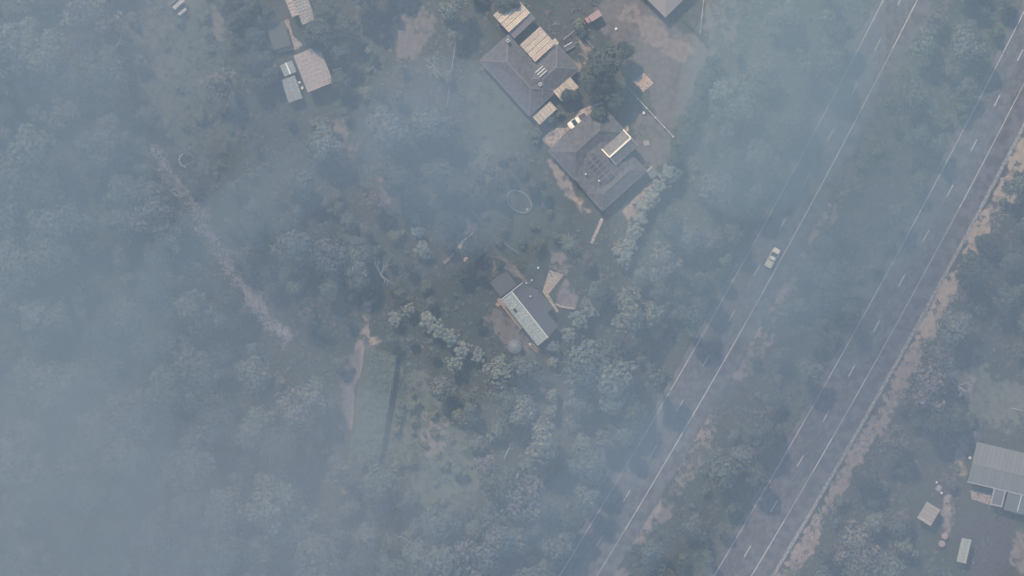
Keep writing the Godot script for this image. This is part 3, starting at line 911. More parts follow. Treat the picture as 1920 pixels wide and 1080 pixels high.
func ridges(roof: Node3D, list: Array, m: Material) -> void:   # caps along the hips and the ridge of hip() faces
	var f: Array = list
	var done := {}
	for face in f:
		for i in face.size():
			var a: Vector3 = face[i]
			var b: Vector3 = face[(i + 1) % face.size()]
			if absf(a.y - b.y) < 0.01 and a.y < f[0][0].y + 0.05: continue
			var key := str((a + b).snapped(Vector3.ONE * 0.01))
			if done.has(key): continue
			done[key] = true
			part("ridge_cap", bar(a + Vector3(0, 0.03, 0), b + Vector3(0, 0.03, 0), 0.22, 0.06), m, roof)

func hip_roof(t: Node3D, u0: float, u1: float, v0: float, v1: float, h: float, pitch: float, m: Material, cap: Material) -> MeshInstance3D:
	var f := hip(u0, u1, v0, v1, h, pitch)
	var r := part("roof", faces([f[0]]), m, t)
	for i in range(1, 4): part("roof_plane", faces([f[i]]), m, r)
	ridges(r, f, cap)
	gutters(t, u0, u1, v0, v1, h, mat("gutter_dark", [0.12, 0.12, 0.125], 0.6))
	return r

func make_houses() -> void:
	var tile := mat("tile_grey", [0.1, 0.105, 0.112], 0.9, "stain", 0.12)
	var cap := mat("tile_cap", [0.105, 0.102, 0.1], 0.9)
	var brick := mat("brick_brown", [0.2, 0.14, 0.1], 0.95, "fine", 0.4)
	var white := mat("trim_cream", [0.78, 0.72, 0.58], 0.7)
	# ---- the big hip-roofed house
	var t := thing("hip_roof_house", "large grey hip-roofed house with solar panels and cream-edged raised gable", "house", P(1128, 300), deg_to_rad(42.0))
	t.position = Vector3(P(1128, 300, 3.5).x, 0, P(1128, 300, 3.5).z)
	var q := 0.125
	var h := 2.7
	hip_roof(t, -62 * q, 69 * q, -79 * q, -7 * q, h, 0.5, tile, cap)
	hip_roof(t, -62 * q, 49 * q, 27 * q, 71 * q, h + 0.004, 0.42, tile, cap)
	var hc := 1.75
	var c := [Vector3(-62 * q, h + 0.01, -79 * q), Vector3(-62 * q, h + 0.01, 71 * q), Vector3(8 * q, h + hc, 1 * q), Vector3(8 * q, h + hc, -9 * q), Vector3(50 * q, h + 0.01, -79 * q), Vector3(50 * q, h + 0.01, 71 * q)]
	var main := part("roof", faces([[c[0], c[3], c[2], c[1]]]), tile, t)
	part("roof_plane", faces([[c[0], c[4], c[3]]]), tile, main)
	part("roof_plane", faces([[c[1], c[2], c[5]]]), tile, main)
	part("roof_plane", faces([[c[4], c[5], c[2], c[3]]]), tile, main)
	for e in [[0, 3], [1, 2], [2, 3]]: part("ridge_cap", bar(c[e[0]] + Vector3(0, 0.03, 0), c[e[1]] + Vector3(0, 0.03, 0), 0.22, 0.06), cap, main)
	block(t, -62 * q, 69 * q, -79 * q, -7 * q, h, brick)
	block(t, -61 * q, 49 * q, 27 * q, 71 * q, h - 0.01, brick)
	part("wall", box(0.15, h, 33 * q), brick, t, Vector3(-57.6 * q, h / 2, 10 * q))
	part("wall", box(0.15, h, 33 * q), brick, t, Vector3(44 * q, h / 2, 10 * q))
	# the raised gable
	var g := Node3D.new()
	g.name = "raised_gable"
	t.add_child(g)
	var gu0 := 13.5 * q; var gu1 := 67.5 * q; var gv0 := -14 * q; var gv1 := 26 * q; var gh := h + 1.75; var gr0 := h + 2.95; var gm := 6 * q
	part("roof_plane", faces([[Vector3(gu0, gh, gv0), Vector3(gu1, gh, gv0), Vector3(gu1, gr0, gm), Vector3(gu0, gr0, gm)]]), mat("gable_sheet", [0.18, 0.172, 0.176], 0.7, "stain", 0.2), g)
	part("roof_plane", faces([[Vector3(gu0, gr0, gm), Vector3(gu1, gr0, gm), Vector3(gu1, gh - 0.2, gv1), Vector3(gu0, gh - 0.2, gv1)]]), mat("gable_sheet", [0.2, 0.185, 0.185], 0.7, "fine", 0.3), g)
	part("ridge_cap", bar(Vector3(gu0, gr0 + 0.08, gm), Vector3(gu1, gr0 + 0.08, gm), 0.42, 0.12), white, g)
	for u in [gu0, gu1]:
		part("barge_board", bar(Vector3(u, gh + 0.05, gv0 - 0.1), Vector3(u, gr0 + 0.06, gm), 0.26, 0.2), white, g)
		part("barge_board", bar(Vector3(u, gr0 + 0.05, gm), Vector3(u, gh - 0.13, gv1), 0.16, 0.2), mat("trim_grey", [0.45, 0.44, 0.42], 0.7), g)
		part("gable_wall", faces([[Vector3(u * 0.995, h, gv0 + 0.2), Vector3(u * 0.995, gh - 0.1, gv0 + 0.2), Vector3(u * 0.995, gr0 - 0.1, gm), Vector3(u * 0.995, gh - 0.3, gv1 - 0.2), Vector3(u * 0.995, h, gv1 - 0.2)]]), mat("gable_board", [0.4, 0.38, 0.34], 0.8), g)
	# solar panels on the south-west slope, each a part
	var slope_n: Vector3 = (c[1] - c[0]).cross(c[3] - c[0]).normalized()
	if slope_n.y < 0: slope_n = -slope_n
	var axis_v := Vector3(0, 0, 1)
	var axis_s := axis_v.cross(slope_n).normalized()
	if axis_s.y < 0: axis_s = -axis_s
	var base_p := Vector3(-62 * q, h + 0.01, 0)
	for i in 6:
		for k in 2:
			var along := (42.0 + k * 13.6) * q
			var o := part("solar_panel", box(1.02, 0.04, 1.6), mat("solar_frame", [0.22, 0.22, 0.22], 0.4), t)
			var at: Vector3 = base_p + axis_s * along + axis_v * (-11 + i * 8.6) * q + slope_n * 0.14
			o.transform = Transform3D(Basis(axis_v, slope_n, axis_v.cross(slope_n)), at)
			part("cell_glass", box(0.9, 0.03, 1.48), mat("solar_glass", [0.045, 0.045, 0.048], 0.3), o, Vector3(0, 0.012, 0))
	vent(t, Vector3(-30 * q, h + 1.0, 26 * q))
	vent(t, Vector3(-40 * q, h + 0.6, 0))
	var d := part("door", box(0.06, 2.05, 0.95), mat("door_timber"), t, Vector3(-57 * q - 0.12, 1.03, 0.5))
	part("handle", box(0.06, 0.05, 0.1), mat("steel_dull"), d, Vector3(-0.05, 0, 0.36))
	for i in 5:
		var w := part("window", box(1.6, 1.1, 0.08), mat("frame_white"), t, Vector3((-50 + i * 22) * q, 1.5, 66.8 * q + 0.1))
		part("pane", box(1.45, 0.95, 0.04), mat("glass_dark"), w, Vector3(0, 0, 0.03))
	# small flat awnings beside it
	var aw := rect([[1211, 322], [1223, 312], [1235, 325], [1224, 336]], 2.4)
	var awn := thing("awning", "small flat dark awning with pale edge beside the hip-roofed house", "awning", aw.at, aw.turn)
	part("cover", box(aw.long, 0.06, aw.wide), mat("awning_dark", [0.1, 0.105, 0.11], 0.8), awn, Vector3(0, 2.4, 0))
	part("edge_strip", box(aw.long, 0.1, 0.12), white, awn, Vector3(0, 2.44, -aw.wide / 2))
	for s in [[-1, -1], [1, -1], [-1, 1], [1, 1]]: part("post", box(0.09, 2.37, 0.09), mat("gutter_grey"), awn, Vector3(s[0] * aw.long * 0.45, 1.185, s[1] * aw.wide * 0.45))
	# ---- long dark house north-west of it
	var dk := mat("roof_dark_sheet", [0.085, 0.087, 0.092], 0.75, "stain", 0.15)
	var l := thing("long_house", "long dark-roofed house with three white roof strips, between the cream sheds", "house", Vector3.ZERO, deg_to_rad(42.0))
	l.position = Vector3(P(1000, 120, 3.5).x, 0, P(1000, 120, 3.5).z)
	hip_roof(l, -70 * q, 2 * q, -72 * q, 66 * q, h, 0.26, dk, mat("roof_dark_cap", [0.13, 0.13, 0.135], 0.7))
	hip_roof(l, -36 * q, 58 * q, 2.5 * q, 64 * q, h + 0.02, 0.34, dk, mat("roof_dark_cap"))
	block(l, -70 * q, 2 * q, -72 * q, 66 * q, h, brick)
	block(l, 0.0, 58 * q, 2.5 * q, 64 * q, h - 0.01, brick)
	for i in 3: part("roof_light", bar(Vector3(-8 * q, 5.35 - 0.35 * i, (15 + i * 5.5) * q), Vector3(10 * q, 5.35 - 0.35 * i, (15 + i * 5.5) * q), 0.14, 0.1), mat("strip_white", [0.75, 0.75, 0.73], 0.5), l)
	for p in [[952, 76], [1013, 158]]:
		var loc := l.to_local(P(p[0], p[1], 4.0))
		var chim := part("flue", box(0.75, 0.6, 0.75), mat("trim_grey", [0.45, 0.44, 0.42], 0.7), l, Vector3(loc.x, 3.9, loc.z))
		part("opening", box(0.4, 0.05, 0.4), mat("bumper_black", [0.03, 0.03, 0.03], 0.6), chim, Vector3(0, 0.3, 0))
	# ---- cream sheds of that yard
	var cream := [mat("cream_sheet", [0.7, 0.59, 0.43], 0.7, "litter", 0.35), mat("cream_sheet_worn", [0.58, 0.5, 0.385], 0.75, "litter", 0.3), mat("cream_sheet_pink", [0.6, 0.49, 0.38], 0.75, "litter", 0.3)]
	var tin := mat("wall_tin", [0.3, 0.29, 0.27], 0.8, "fine", 0.4)
	shed("corrugated_shed", "cream corrugated shed with dark lean-to, half under an overhanging tree", "shed", [[954, 61], [924, 28], [964, -8], [994, 25]], 2.9, "skillion", cream, tin, 4, 3, 0.2, "", null, 0.15)
	var lean := rect([[954.5, 62], [963.5, 72.5], [1005, 35], [995.5, 26]], 2.5)
	var lt := thing("lean_to", "dark flat lean-to joined to the tree-covered cream shed", "lean-to", lean.at, lean.turn)
	for i in 5: part("roof_sheet", ribbed(lean.long / 1.0, lean.wide / 5 - 0.03, 3, 0.04), mat("lean_sheet", [0.14, 0.13, 0.14], 0.8, "fine", 0.4), lt, Vector3(0, 2.5, -lean.wide / 2 + lean.wide / 5 * i))
	for s in [[-1, -1], [1, -1], [-1, 1], [1, 1], [1, 0]]: part("post", box(0.1, 2.47, 0.1), tin, lt, Vector3(s[0] * lean.long * 0.42, 1.235, s[1] * lean.wide * 0.46))
	part("edge_strip", box(0.1, 0.12, lean.wide), mat("trim_grey"), lt, Vector3(-lean.long / 2 - 0.06, 2.54, 0))
	shed("corrugated_shed", "wide cream corrugated shed roof with dark seams and a stepped corner", "shed", [[1004, 116], [973.3, 84], [1012, 50], [1041, 83]], 3.3, "skillion", cream, tin, 4, 3, 0.2, "", null, 0.15)
	shed("corrugated_shed", "small cream annex at the stepped corner of the wide cream shed", "shed", [[1033, 91.5], [1026, 83], [1040, 70.5], [1047.5, 82]], 2.9, "skillion", [cream[0]], tin, 2, 3)
	shed("corrugated_shed", "cream ribbed shed with a dark bush hanging over one edge", "shed", [[1037, 172], [1069, 144], [1085, 162], [1053, 189]], 3.0, "skillion", [cream[0], cream[1]], tin, 12, 1, 0.2, "", null, 0.07)
	shed("corrugated_shed", "narrow cream ribbed shed beside the parked white ute", "shed", [[998.4, 220], [1031.4, 190], [1044, 203], [1011.4, 233]], 2.8, "skillion", [cream[0], cream[1]], tin, 12, 1, 0.2, "", null, 0.07)
	# ---- house among the trees in the middle
	var a3 := 51.8
	var m3 := thing("bush_house", "dark-roofed house with long pale green ribbed roof strip and timber deck", "house", Vector3.ZERO, -deg_to_rad(a3))
	m3.position = Vector3(P(985, 590, 3.4).x, 0, P(985, 590, 3.4).z)
	var lx := func(x: float, y: float) -> Vector2:
		var v := (Vector2(x, y) - Vector2(985, 590)).rotated(-deg_to_rad(a3)) * M
		return v
	var roof_g := Node3D.new()
	roof_g.name = "pale_roof"
	m3.add_child(roof_g)
	roof_g.set_meta("label", "pale green ribbed metal roof strip")
	var green := [mat("green_sheet", [0.5, 0.53, 0.44], 0.6, "stain", 0.3), mat("green_sheet_worn", [0.45, 0.48, 0.41], 0.65, "stain", 0.3)]
	var p0: Vector2 = lx.call(940, 561); var p1: Vector2 = lx.call(959.7, 547.5); var p2: Vector2 = lx.call(1027.5, 633); var p3: Vector2 = lx.call(1008.7, 648)
	var sx0 := (p0.x + p1.x) / 2; var sx1 := (p2.x + p3.x) / 2; var sz0 := (p1.y + p2.y) / 2; var sz1 := (p0.y + p3.y) / 2
	sheets(roof_g, Vector3(sx0, 3.0, sz1), Vector3(sx1, 3.0, sz1), Vector3(0, 0.75, sz0 - sz1), 12, green, 3)
	part("ridge_cap", box(sx1 - sx0, 0.06, 0.3), mat("green_cap", [0.56, 0.58, 0.5], 0.6), roof_g, Vector3((sx0 + sx1) / 2, 3.85, sz0))
	part("gutter", box(sx1 - sx0, 0.12, 0.13), mat("gutter_grey"), roof_g, Vector3((sx0 + sx1) / 2, 2.96, sz1 + 0.08))
	var dr := []
	for p in [[959.7, 547.5], [979, 531], [1008, 545], [1037, 577], [1026, 586], [1046, 611], [1027.5, 633]]:
		var v: Vector2 = lx.call(p[0], p[1])
		dr.append(v)
	var droof := mat("bush_roof", [0.088, 0.086, 0.09], 0.85, "fine", 0.3)
	var sloped := []
	var tri := Geometry2D.triangulate_polygon(PackedVector2Array(dr))
	for i in range(0, tri.size(), 3):
		var f := []
		for k in 3:
			var v: Vector2 = dr[tri[i + k]]
			f.append(Vector3(v.x, 3.78 + (v.y - sz0) * 0.12, v.y))
		sloped.append(f)
	part("dark_roof", faces(sloped), droof, m3)
	part("wall_block", slab(PackedVector2Array([Vector2(sx0 + 0.5, sz1 - 0.5), Vector2(sx1 - 0.5, sz1 - 0.5), Vector2(sx1 - 0.5, sz0 - 2.4), Vector2(sx0 + 4.0, sz0 - 4.6), Vector2(sx0 + 0.5, sz0 - 2.6)]), 0.0, 2.85), mat("weatherboard", [0.24, 0.2, 0.16], 0.9, "fine", 0.4), m3)
	var b0: Vector2 = lx.call(979.5, 530)
	part("barge_board", bar(Vector3(sx0 - 0.05, 3.1, sz1 + 0.1), Vector3(sx0 - 0.05, 3.86, sz0), 0.16, 0.24), mat("barge_white", [0.72, 0.72, 0.68], 0.6), m3)
	part("barge_board", bar(Vector3(sx0 - 0.05, 3.86, sz0), Vector3(sx0 - 0.05, 3.6, b0.y), 0.14, 0.22), mat("barge_white"), m3)
	for p in [[994.7, 556], [997, 526], [986.7, 531]]:
		var v: Vector2 = lx.call(p[0], p[1])
		vent(m3, Vector3(v.x, 3.7 + (v.y - sz0) * 0.12, v.y))
	var sky_l: Vector2 = lx.call(966, 582)
	var sl := part("roof_hatch", box(0.9, 0.12, 0.55), mat("bumper_black"), m3, Vector3(sky_l.x, 3.42, sky_l.y), Vector3(0.24, 0, 0))
	part("hatch_glass", box(0.7, 0.03, 0.4), mat("glass_dark"), sl, Vector3(0, 0.07, 0))
	for i in 4:
		var w := part("window", box(1.4, 1.1, 0.08), mat("frame_white"), m3, Vector3(sx0 + 2.0 + i * 3.0, 1.5, sz1 - 0.44))
		part("pane", box(1.25, 0.95, 0.04), mat("glass_dark"), w, Vector3(0, 0, 0.03))
	# deck boards along its south-west side
	var dk3 := Node3D.new()
	dk3.name = "deck"
	m3.add_child(dk3)
	var e0: Vector2 = lx.call(934.5, 559.5); var e1: Vector2 = lx.call(977.5, 616.5)
	for i in 26:
		part("board", box((e1.x - e0.x) / 26 - 0.02, 0.06, 0.85 + rng.randf_range(-0.04, 0.04)), [mat("deck_board", [0.42, 0.27, 0.16], 0.85, "fine", 0.6), mat("deck_board_pale", [0.46, 0.31, 0.2], 0.85, "fine", 0.6)][i % 2], dk3, Vector3(lerpf(e0.x, e1.x, (i + 0.5) / 26), 0.75, (e0.y + e1.y) / 2))
	for i in 7: part("stump", box(0.12, 0.72, 0.12), mat("old_timber"), dk3, Vector3(lerpf(e0.x, e1.x, (i + 0.5) / 7), 0.36, (e0.y + e1.y) / 2))
	var st0: Vector2 = lx.call(935, 570)
	for i in 3: part("step", box(0.9, 0.05, 0.28), mat("deck_board_pale"), dk3, Vector3(st0.x, 0.55 - 0.2 * i, (e0.y + e1.y) / 2 + 0.6 + 0.3 * i))
	# carport
	var cp := rect([[918, 530], [945, 511], [974, 531], [939, 557]], 2.5)
	var car := thing("carport", "square dark flat-roofed carport joined to the bush house", "carport", cp.at, cp.turn)
	for i in 8: part("roof_sheet", ribbed(cp.long, cp.wide / 8 - 0.02, 2, 0.04), [mat("carport_sheet", [0.115, 0.112, 0.105], 0.85, "fine", 0.4), mat("carport_sheet_old", [0.1, 0.1, 0.096], 0.85, "fine", 0.4)][i % 2], car, Vector3(0, 2.5, -cp.wide / 2 + cp.wide / 8 * i))
	for s in [[-1, -1], [1, -1], [-1, 1], [1, 1]]: part("post", box(0.1, 2.47, 0.1), tin, car, Vector3(s[0] * cp.long * 0.44, 1.235, s[1] * cp.wide * 0.44))
	# ---- east house by the frame corner
	var a4 := 13.5
	var o4 := Vector2(1875, 895)
	var m4 := thing("corrugated_house", "house with wide pale green corrugated roof and walled dark courtyard", "house", Vector3(P(o4.x, o4.y, 3.4).x, 0, P(o4.x, o4.y, 3.4).z), -deg_to_rad(a4))
	var ly := func(x: float, y: float) -> Vector2:
		return (Vector2(x, y) - o4).rotated(-deg_to_rad(a4)) * M
	var n0: Vector2 = ly.call(1834, 829); var n1: Vector2 = ly.call(1821, 868); var n2: Vector2 = ly.call(1815, 903)
	var x0 := (n0.x + n1.x + n2.x) / 3.0
	var x1 := x0 + 19.0
	var pale := [mat("olive_sheet", [0.205, 0.215, 0.18], 0.7, "fine", 0.3), mat("olive_sheet_worn", [0.19, 0.2, 0.165], 0.7, "fine", 0.3)]
	var rf := Node3D.new()
	rf.name = "roof"
	m4.add_child(rf)
	sheets(rf, Vector3(x0, 2.8, n0.y), Vector3(x1, 2.8, n0.y), Vector3(0, 0.95, n1.y - n0.y), 19, pale, 3)
	sheets(rf, Vector3(x1, 2.8, n2.y), Vector3(x0, 2.8, n2.y), Vector3(0, 0.95, n1.y - n2.y), 19, pale, 3)
	part("ridge_cap", box(x1 - x0, 0.06, 0.3), pale[0], rf, Vector3((x0 + x1) / 2, 3.82, n1.y))
	part("gutter", box(x1 - x0, 0.12, 0.14), mat("trim_grey"), rf, Vector3((x0 + x1) / 2, 2.78, n2.y + 0.08))
	var z0 := n0.y; var z1 := n2.y
	part("wall", box(x1 - x0 - 1.0, 2.75, 0.15), mat("weatherboard"), m4, Vector3((x0 + x1) / 2, 1.375, z0 + 0.5))
	part("wall", box(x1 - x0 - 1.0, 2.75, 0.15), mat("weatherboard"), m4, Vector3((x0 + x1) / 2, 1.375, z1 - 0.5))
	part("wall", box(0.15, 2.75, z1 - z0 - 1.2), mat("weatherboard"), m4, Vector3(x0 + 0.5, 1.375, (z0 + z1) / 2))
	part("wall", box(0.15, 2.75, z1 - z0 - 1.2), mat("weatherboard"), m4, Vector3(x1 - 0.5, 1.375, (z0 + z1) / 2))
	# pergola wing: dark panel in a pale frame
	var w0: Vector2 = ly.call(1867.6, 904); var w2: Vector2 = ly.call(1879, 950)
	var pg := Node3D.new()
	pg.name = "pergola"
	m4.add_child(pg)
	var pc := (w0 + w2) / 2
	var pw := 2.6; var pl := absf(w2.y - w0.y)
	part("panel", box(pw - 0.3, 0.05, pl - 0.3), mat("awning_dark"), pg, Vector3(pc.x, 2.75, pc.y))
	for s in [-1, 1]:
		part("beam", box(0.35, 0.2, pl + 0.35), mat("pergola_pale", [0.27, 0.26, 0.25], 0.8), pg, Vector3(pc.x + s * pw / 2, 2.76, pc.y))
		part("beam", box(pw - 0.36, 0.2, 0.35), mat("pergola_pale"), pg, Vector3(pc.x, 2.76, pc.y + s * pl / 2))
		for k in [-1, 1]: part("post", box(0.12, 2.66, 0.12), mat("pergola_pale"), pg, Vector3(pc.x + s * pw / 2, 1.33, pc.y + k * pl / 2))
	part("roof_plane", faces([[Vector3(pc.x - 1.4, 2.9, pc.y - pl / 2 - 0.2), Vector3(pc.x + 1.6, 3.76, n1.y), Vector3(pc.x + 1.7, 2.9, pc.y - pl / 2 - 0.2)]]), pale[0], rf)
	var ew := rect([[1899, 892], [1940, 902], [1928, 968], [1884, 956]], 2.6)
	var wing := part("east_wing", box(ew.long, 2.55, ew.wide - 0.6), mat("weatherboard"), m4)
	wing.transform = m4.transform.affine_inverse() * Transform3D(Basis(Vector3.UP, ew.turn), ew.at + Vector3(0, 1.275, 0))
	part("roof_plane", box(ew.long + 0.4, 0.08, ew.wide), mat("wing_sheet", [0.11, 0.125, 0.12], 0.75, "fine", 0.3), wing, Vector3(0, 1.33, 0))
	part("edge_strip", box(0.12, 0.14, ew.wide * 0.7), mat("barge_white"), wing, Vector3(ew.long * 0.05, 1.42, ew.wide * 0.1))
	structure("patio", slab(plan([[1819, 918], [1862, 926], [1858, 948], [1822, 936]]), 0.0, 0.12), mat("path_pink"))
	# ---- north-east house corner
	var o5 := P(1247.5, 32, 2.9)
	var m5 := thing("pink_roof_house", "house with smooth pinkish grey roof pointing into the bare paddock", "house", Vector3(o5.x, 0, o5.z), deg_to_rad(45.0))
	# local x runs up and right, local -z up and left
	hip_roof(m5, 0.0, 11.0, -14.0, 0.0, 2.8, 0.3, mat("pink_roof", [0.27, 0.235, 0.22], 0.8, "fine", 0.2), mat("pink_cap", [0.25, 0.22, 0.21], 0.8))
	block(m5, 0.0, 11.0, -14.0, 0.0, 2.8, brick)
	# ---- sheds and house of the north-western property
	var pinkish := [mat("pink_sheet", [0.37, 0.32, 0.29], 0.7, "rust", 0.2), mat("pink_sheet_worn", [0.355, 0.31, 0.28], 0.7, "rust", 0.2)]
	var bluish := [mat("blue_sheet", [0.36, 0.41, 0.41], 0.7, "fine", 0.3), mat("blue_sheet_worn", [0.34, 0.39, 0.39], 0.7, "fine", 0.3)]
	var mossy := [mat("mossy_sheet", [0.36, 0.4, 0.39], 0.85, "litter", 0.3)]
	shed("gable_shed", "tall pinkish gabled shed, largest roof of its yard", "shed", [[551, 104], [578, 173], [624.4, 155], [597, 86]], 4.0, "gable", pinkish, tin, 9, 3, 0.14)
	shed("gable_shed", "small pale blue-green gabled shed with white ridge line", "shed", [[546, 113.5], [555, 135.5], [534.4, 143], [525.6, 122]], 2.5, "gable", bluish, tin, 4, 4, 0.2, "", mat("strip_white"))
	shed("skillion_shed", "mottled blue-green flat shed with mossy stains", "shed", [[525, 151], [551.7, 142], [568, 182], [543, 191]], 2.6, "skillion", mossy, tin, 5, 3)
	shed("farm_house", "pinkish long roof with tree litter at the top of the yard", "house", [[548, 32.5], [528, -16], [541, -21], [561, 27.5]], 3.0, "skillion", pinkish, brick, 4, 2)
	shed("farm_house", "grey leaf-littered roof wing beside the pinkish long roof", "house", [[567.5, 48], [545, -10], [569, -19.5], [592, 36.5]], 2.9, "skillion", [mat("litter_sheet", [0.34, 0.33, 0.3], 0.85, "litter", 0.3)], brick, 5, 2)
	var sh := rect([[500, 48], [532, 38], [546, 85], [512, 94]], 2.2)
	var net := thing("shade_house", "dark green net-covered garden frame with long battens", "shade house", sh.at, sh.turn)
	part("net", box(sh.long, 0.03, sh.wide), mat("shade_net", [0.085, 0.1, 0.085], 0.95, "fine", 0.4), net, Vector3(0, 2.2, 0))
	for i in 6: part("batten", box(0.09, 0.08, sh.wide), mat("old_timber"), net, Vector3(-sh.long / 2 + sh.long * (i + 0.5) / 6, 2.27, 0))
	for s in [[-1, -1], [1, -1], [-1, 1], [1, 1]]: part("post", box(0.1, 2.18, 0.1), mat("old_timber"), net, Vector3(s[0] * sh.long * 0.47, 1.09, s[1] * sh.wide * 0.47))
	shed("narrow_shed", "narrow pale roof on the edge of the grassy clearing", "shed", [[323, 13], [342, -4], [346, 1], [327, 18]], 2.4, "skillion", [mat("pale_sheet", [0.62, 0.6, 0.54], 0.7, "rust", 0.3)], tin, 4, 2)
	shed("narrow_shed", "short pale lean-to roof beside the narrow shed at the clearing", "shed", [[333, 26], [347, 14], [350, 17.5], [336, 29]], 2.1, "skillion", [mat("pale_sheet")], tin, 3, 2)
	shed("narrow_shed", "dark low roof between the two pale narrow roofs", "shed", [[313, 6], [330, -9], [334, -5], [317, 10]], 2.3, "skillion", [mat("lean_sheet")], tin, 3, 2)
	# ---- south-eastern sheds
	shed("garden_shed", "pale beige shed with five broad roof ribs among the trees", "shed", [[1763, 955.6], [1744.6, 987], [1720, 971.5], [1739, 941]], 2.6, "skillion", [mat("beige_sheet", [0.4, 0.35, 0.29], 0.75, "rust", 0.3), mat("beige_sheet_worn", [0.34, 0.3, 0.25], 0.75, "rust", 0.3)], tin, 5, 2, 0.2, "", null, 0.12)
	shed("garden_shed", "pale green long shed standing alone on dark yard", "shed", [[1803, 1008], [1821, 1012], [1812, 1056], [1794, 1052]], 2.5, "skillion", [mat("mint_sheet", [0.36, 0.39, 0.32], 0.75, "rust", 0.3)], tin, 3, 3)

func make_yards() -> void:
	var white := mat("barge_white", [0.72, 0.72, 0.68], 0.6)
	var timber := mat("fence_pale", [0.45, 0.43, 0.4], 0.9)
	tank("round water tank with pale ribbed cone roof below the bush house", 965, 650, 1.6, 2.3, mat("tank_roof", [0.09, 0.1, 0.1], 0.7), mat("tank_wall", [0.22, 0.24, 0.22], 0.7), mat("rib_pale", [0.36, 0.39, 0.37], 0.6))
	tank("dark round tank beside the corrugated house corner", 1829, 821, 1.5, 2.2, mat("tank_dark", [0.06, 0.062, 0.065], 0.7), mat("tank_dark"), mat("tank_dark"))
	# terrace with its paving slabs
	var t := thing("paved_terrace", "sandstone terrace of long slabs fanning out from the bush house", "terrace", Vector3.ZERO)
	var stone := [mat("sandstone", [0.56, 0.44, 0.32], 0.95, "stain", 0.4), mat("sandstone_pale", [0.6, 0.475, 0.35], 0.95, "stain", 0.4), mat("sandstone_grey", [0.53, 0.425, 0.32], 0.95, "stain", 0.4)]
	var n := 9
	for i in n:
		var a := float(i) / n + 0.003
		var b := float(i + 1) / n - 0.003
		var l0 := Vector2(1030, 506).lerp(Vector2(1017, 547), a); var l1 := Vector2(1030, 506).lerp(Vector2(1017, 547), b)
		var r0 := Vector2(1058, 515).lerp(Vector2(1029, 551), a); var r1 := Vector2(1058, 515).lerp(Vector2(1029, 551), b)
		for k in 3:
			var u0 := k / 3.0 + 0.003; var u1 := (k + 1) / 3.0 - 0.003
			var qd := []
			for v in [l0.lerp(r0, u0), l0.lerp(r0, u1), l1.lerp(r1, u1), l1.lerp(r1, u0)]: qd.append([v.x, v.y])
			part("slab", slab(plan(qd), 0.0, 0.22 + rng.randf_range(-0.012, 0.012)), stone[rng.randi() % 3], t)
	for i in 7:
		var a := i / 7.0; var b := (i + 0.93) / 7.0
		var l0 := Vector2(1017, 547).lerp(Vector2(1044, 586), a); var l1 := Vector2(1017, 547).lerp(Vector2(1044, 586), b)
		var r0 := Vector2(1027, 549).lerp(Vector2(1048, 584), a); var r1 := Vector2(1027, 549).lerp(Vector2(1048, 584), b)
		part("slab", slab(plan([[l0.x, l0.y], [r0.x, r0.y], [r1.x, r1.y], [l1.x, l1.y]]), 0.0, 0.2), stone[i % 3], t)
	var wl := thing("garden_wall", "low sandstone garden wall curving past the pink garden bed", "wall", Vector3.ZERO)
	var pts := [[1042, 569], [1050, 574], [1060, 576], [1070, 578], [1078, 578]]
	for i in 4:
		var a := P(pts[i][0], pts[i][1]); var b := P(pts[i + 1][0], pts[i + 1][1])
		a.y = 0.25; b.y = 0.25
		part("stone", bar(a, a.lerp(b, 0.97), 0.5, 0.5), stone[i % 3], wl)
	var edge := thing("terrace_rail", "dark rail along the outer edge of the sandstone terrace", "rail", Vector3.ZERO)
	var ra := P(1030, 505); var rb := P(1058, 513.5)
	part("rail", bar(ra + Vector3(0, 0.95, 0), rb + Vector3(0, 0.95, 0), 0.08, 0.08), mat("rail_dark", [0.05, 0.05, 0.05]), edge)
	for i in 4: part("post", box(0.08, 0.95, 0.08), mat("rail_dark"), edge, ra.lerp(rb, i / 3.0) + Vector3(0, 0.47, 0))
	# timber rack below the house
	var rk := thing("timber_rack", "orange timber frame with white pot at one end beside the tank", "rack", P(1002, 652), -deg_to_rad(42))
	for s in [-1, 1]:
		part("rail", box(2.6, 0.12, 0.14), mat("rack_timber", [0.42, 0.28, 0.2], 0.9), rk, Vector3(0, 0.6, s * 0.4))
		for k in [-1, 1]: part("leg", box(0.12, 0.6, 0.12), mat("rack_timber"), rk, Vector3(k * 1.15, 0.3, s * 0.4))
	for i in 5: part("slat", box(0.16, 0.06, 0.9), mat("rack_timber"), rk, Vector3(-0.9 + i * 0.48, 0.7, 0))
	pot("white round pot standing at the end of the orange timber frame", 993.5, 645, 0.25, mat("pot_white", [0.58, 0.57, 0.54], 0.6))
	# bench and seat in the garden north-west of the bush house
	var bn := rect([[829, 492], [849, 472], [854, 477], [834, 497]], 0.0)
	var bd := thing("raised_garden_bed", "long pinkish timber-edged garden bed under the dark trees", "garden bed", bn.at, bn.turn)
	part("soil", box(bn.long - 0.2, 0.35, bn.wide - 0.2), mat("bed_soil", [0.34, 0.24, 0.2], 1.0, "stain", 0.6), bd, Vector3(0, 0.175, 0))
	for s in [-1, 1]:
		part("plank", box(bn.long, 0.42, 0.08), mat("old_timber"), bd, Vector3(0, 0.21, s * (bn.wide / 2 - 0.05)))
		part("plank", box(0.08, 0.42, bn.wide - 0.2), mat("old_timber"), bd, Vector3(s * (bn.long / 2 - 0.05), 0.21, 0))
	var gw := thing("stone_edging", "pale curved stone edging above the garden bed", "edging", Vector3.ZERO)
	var ep := [[886, 437], [878, 444], [870, 450], [864, 457], [861, 466]]
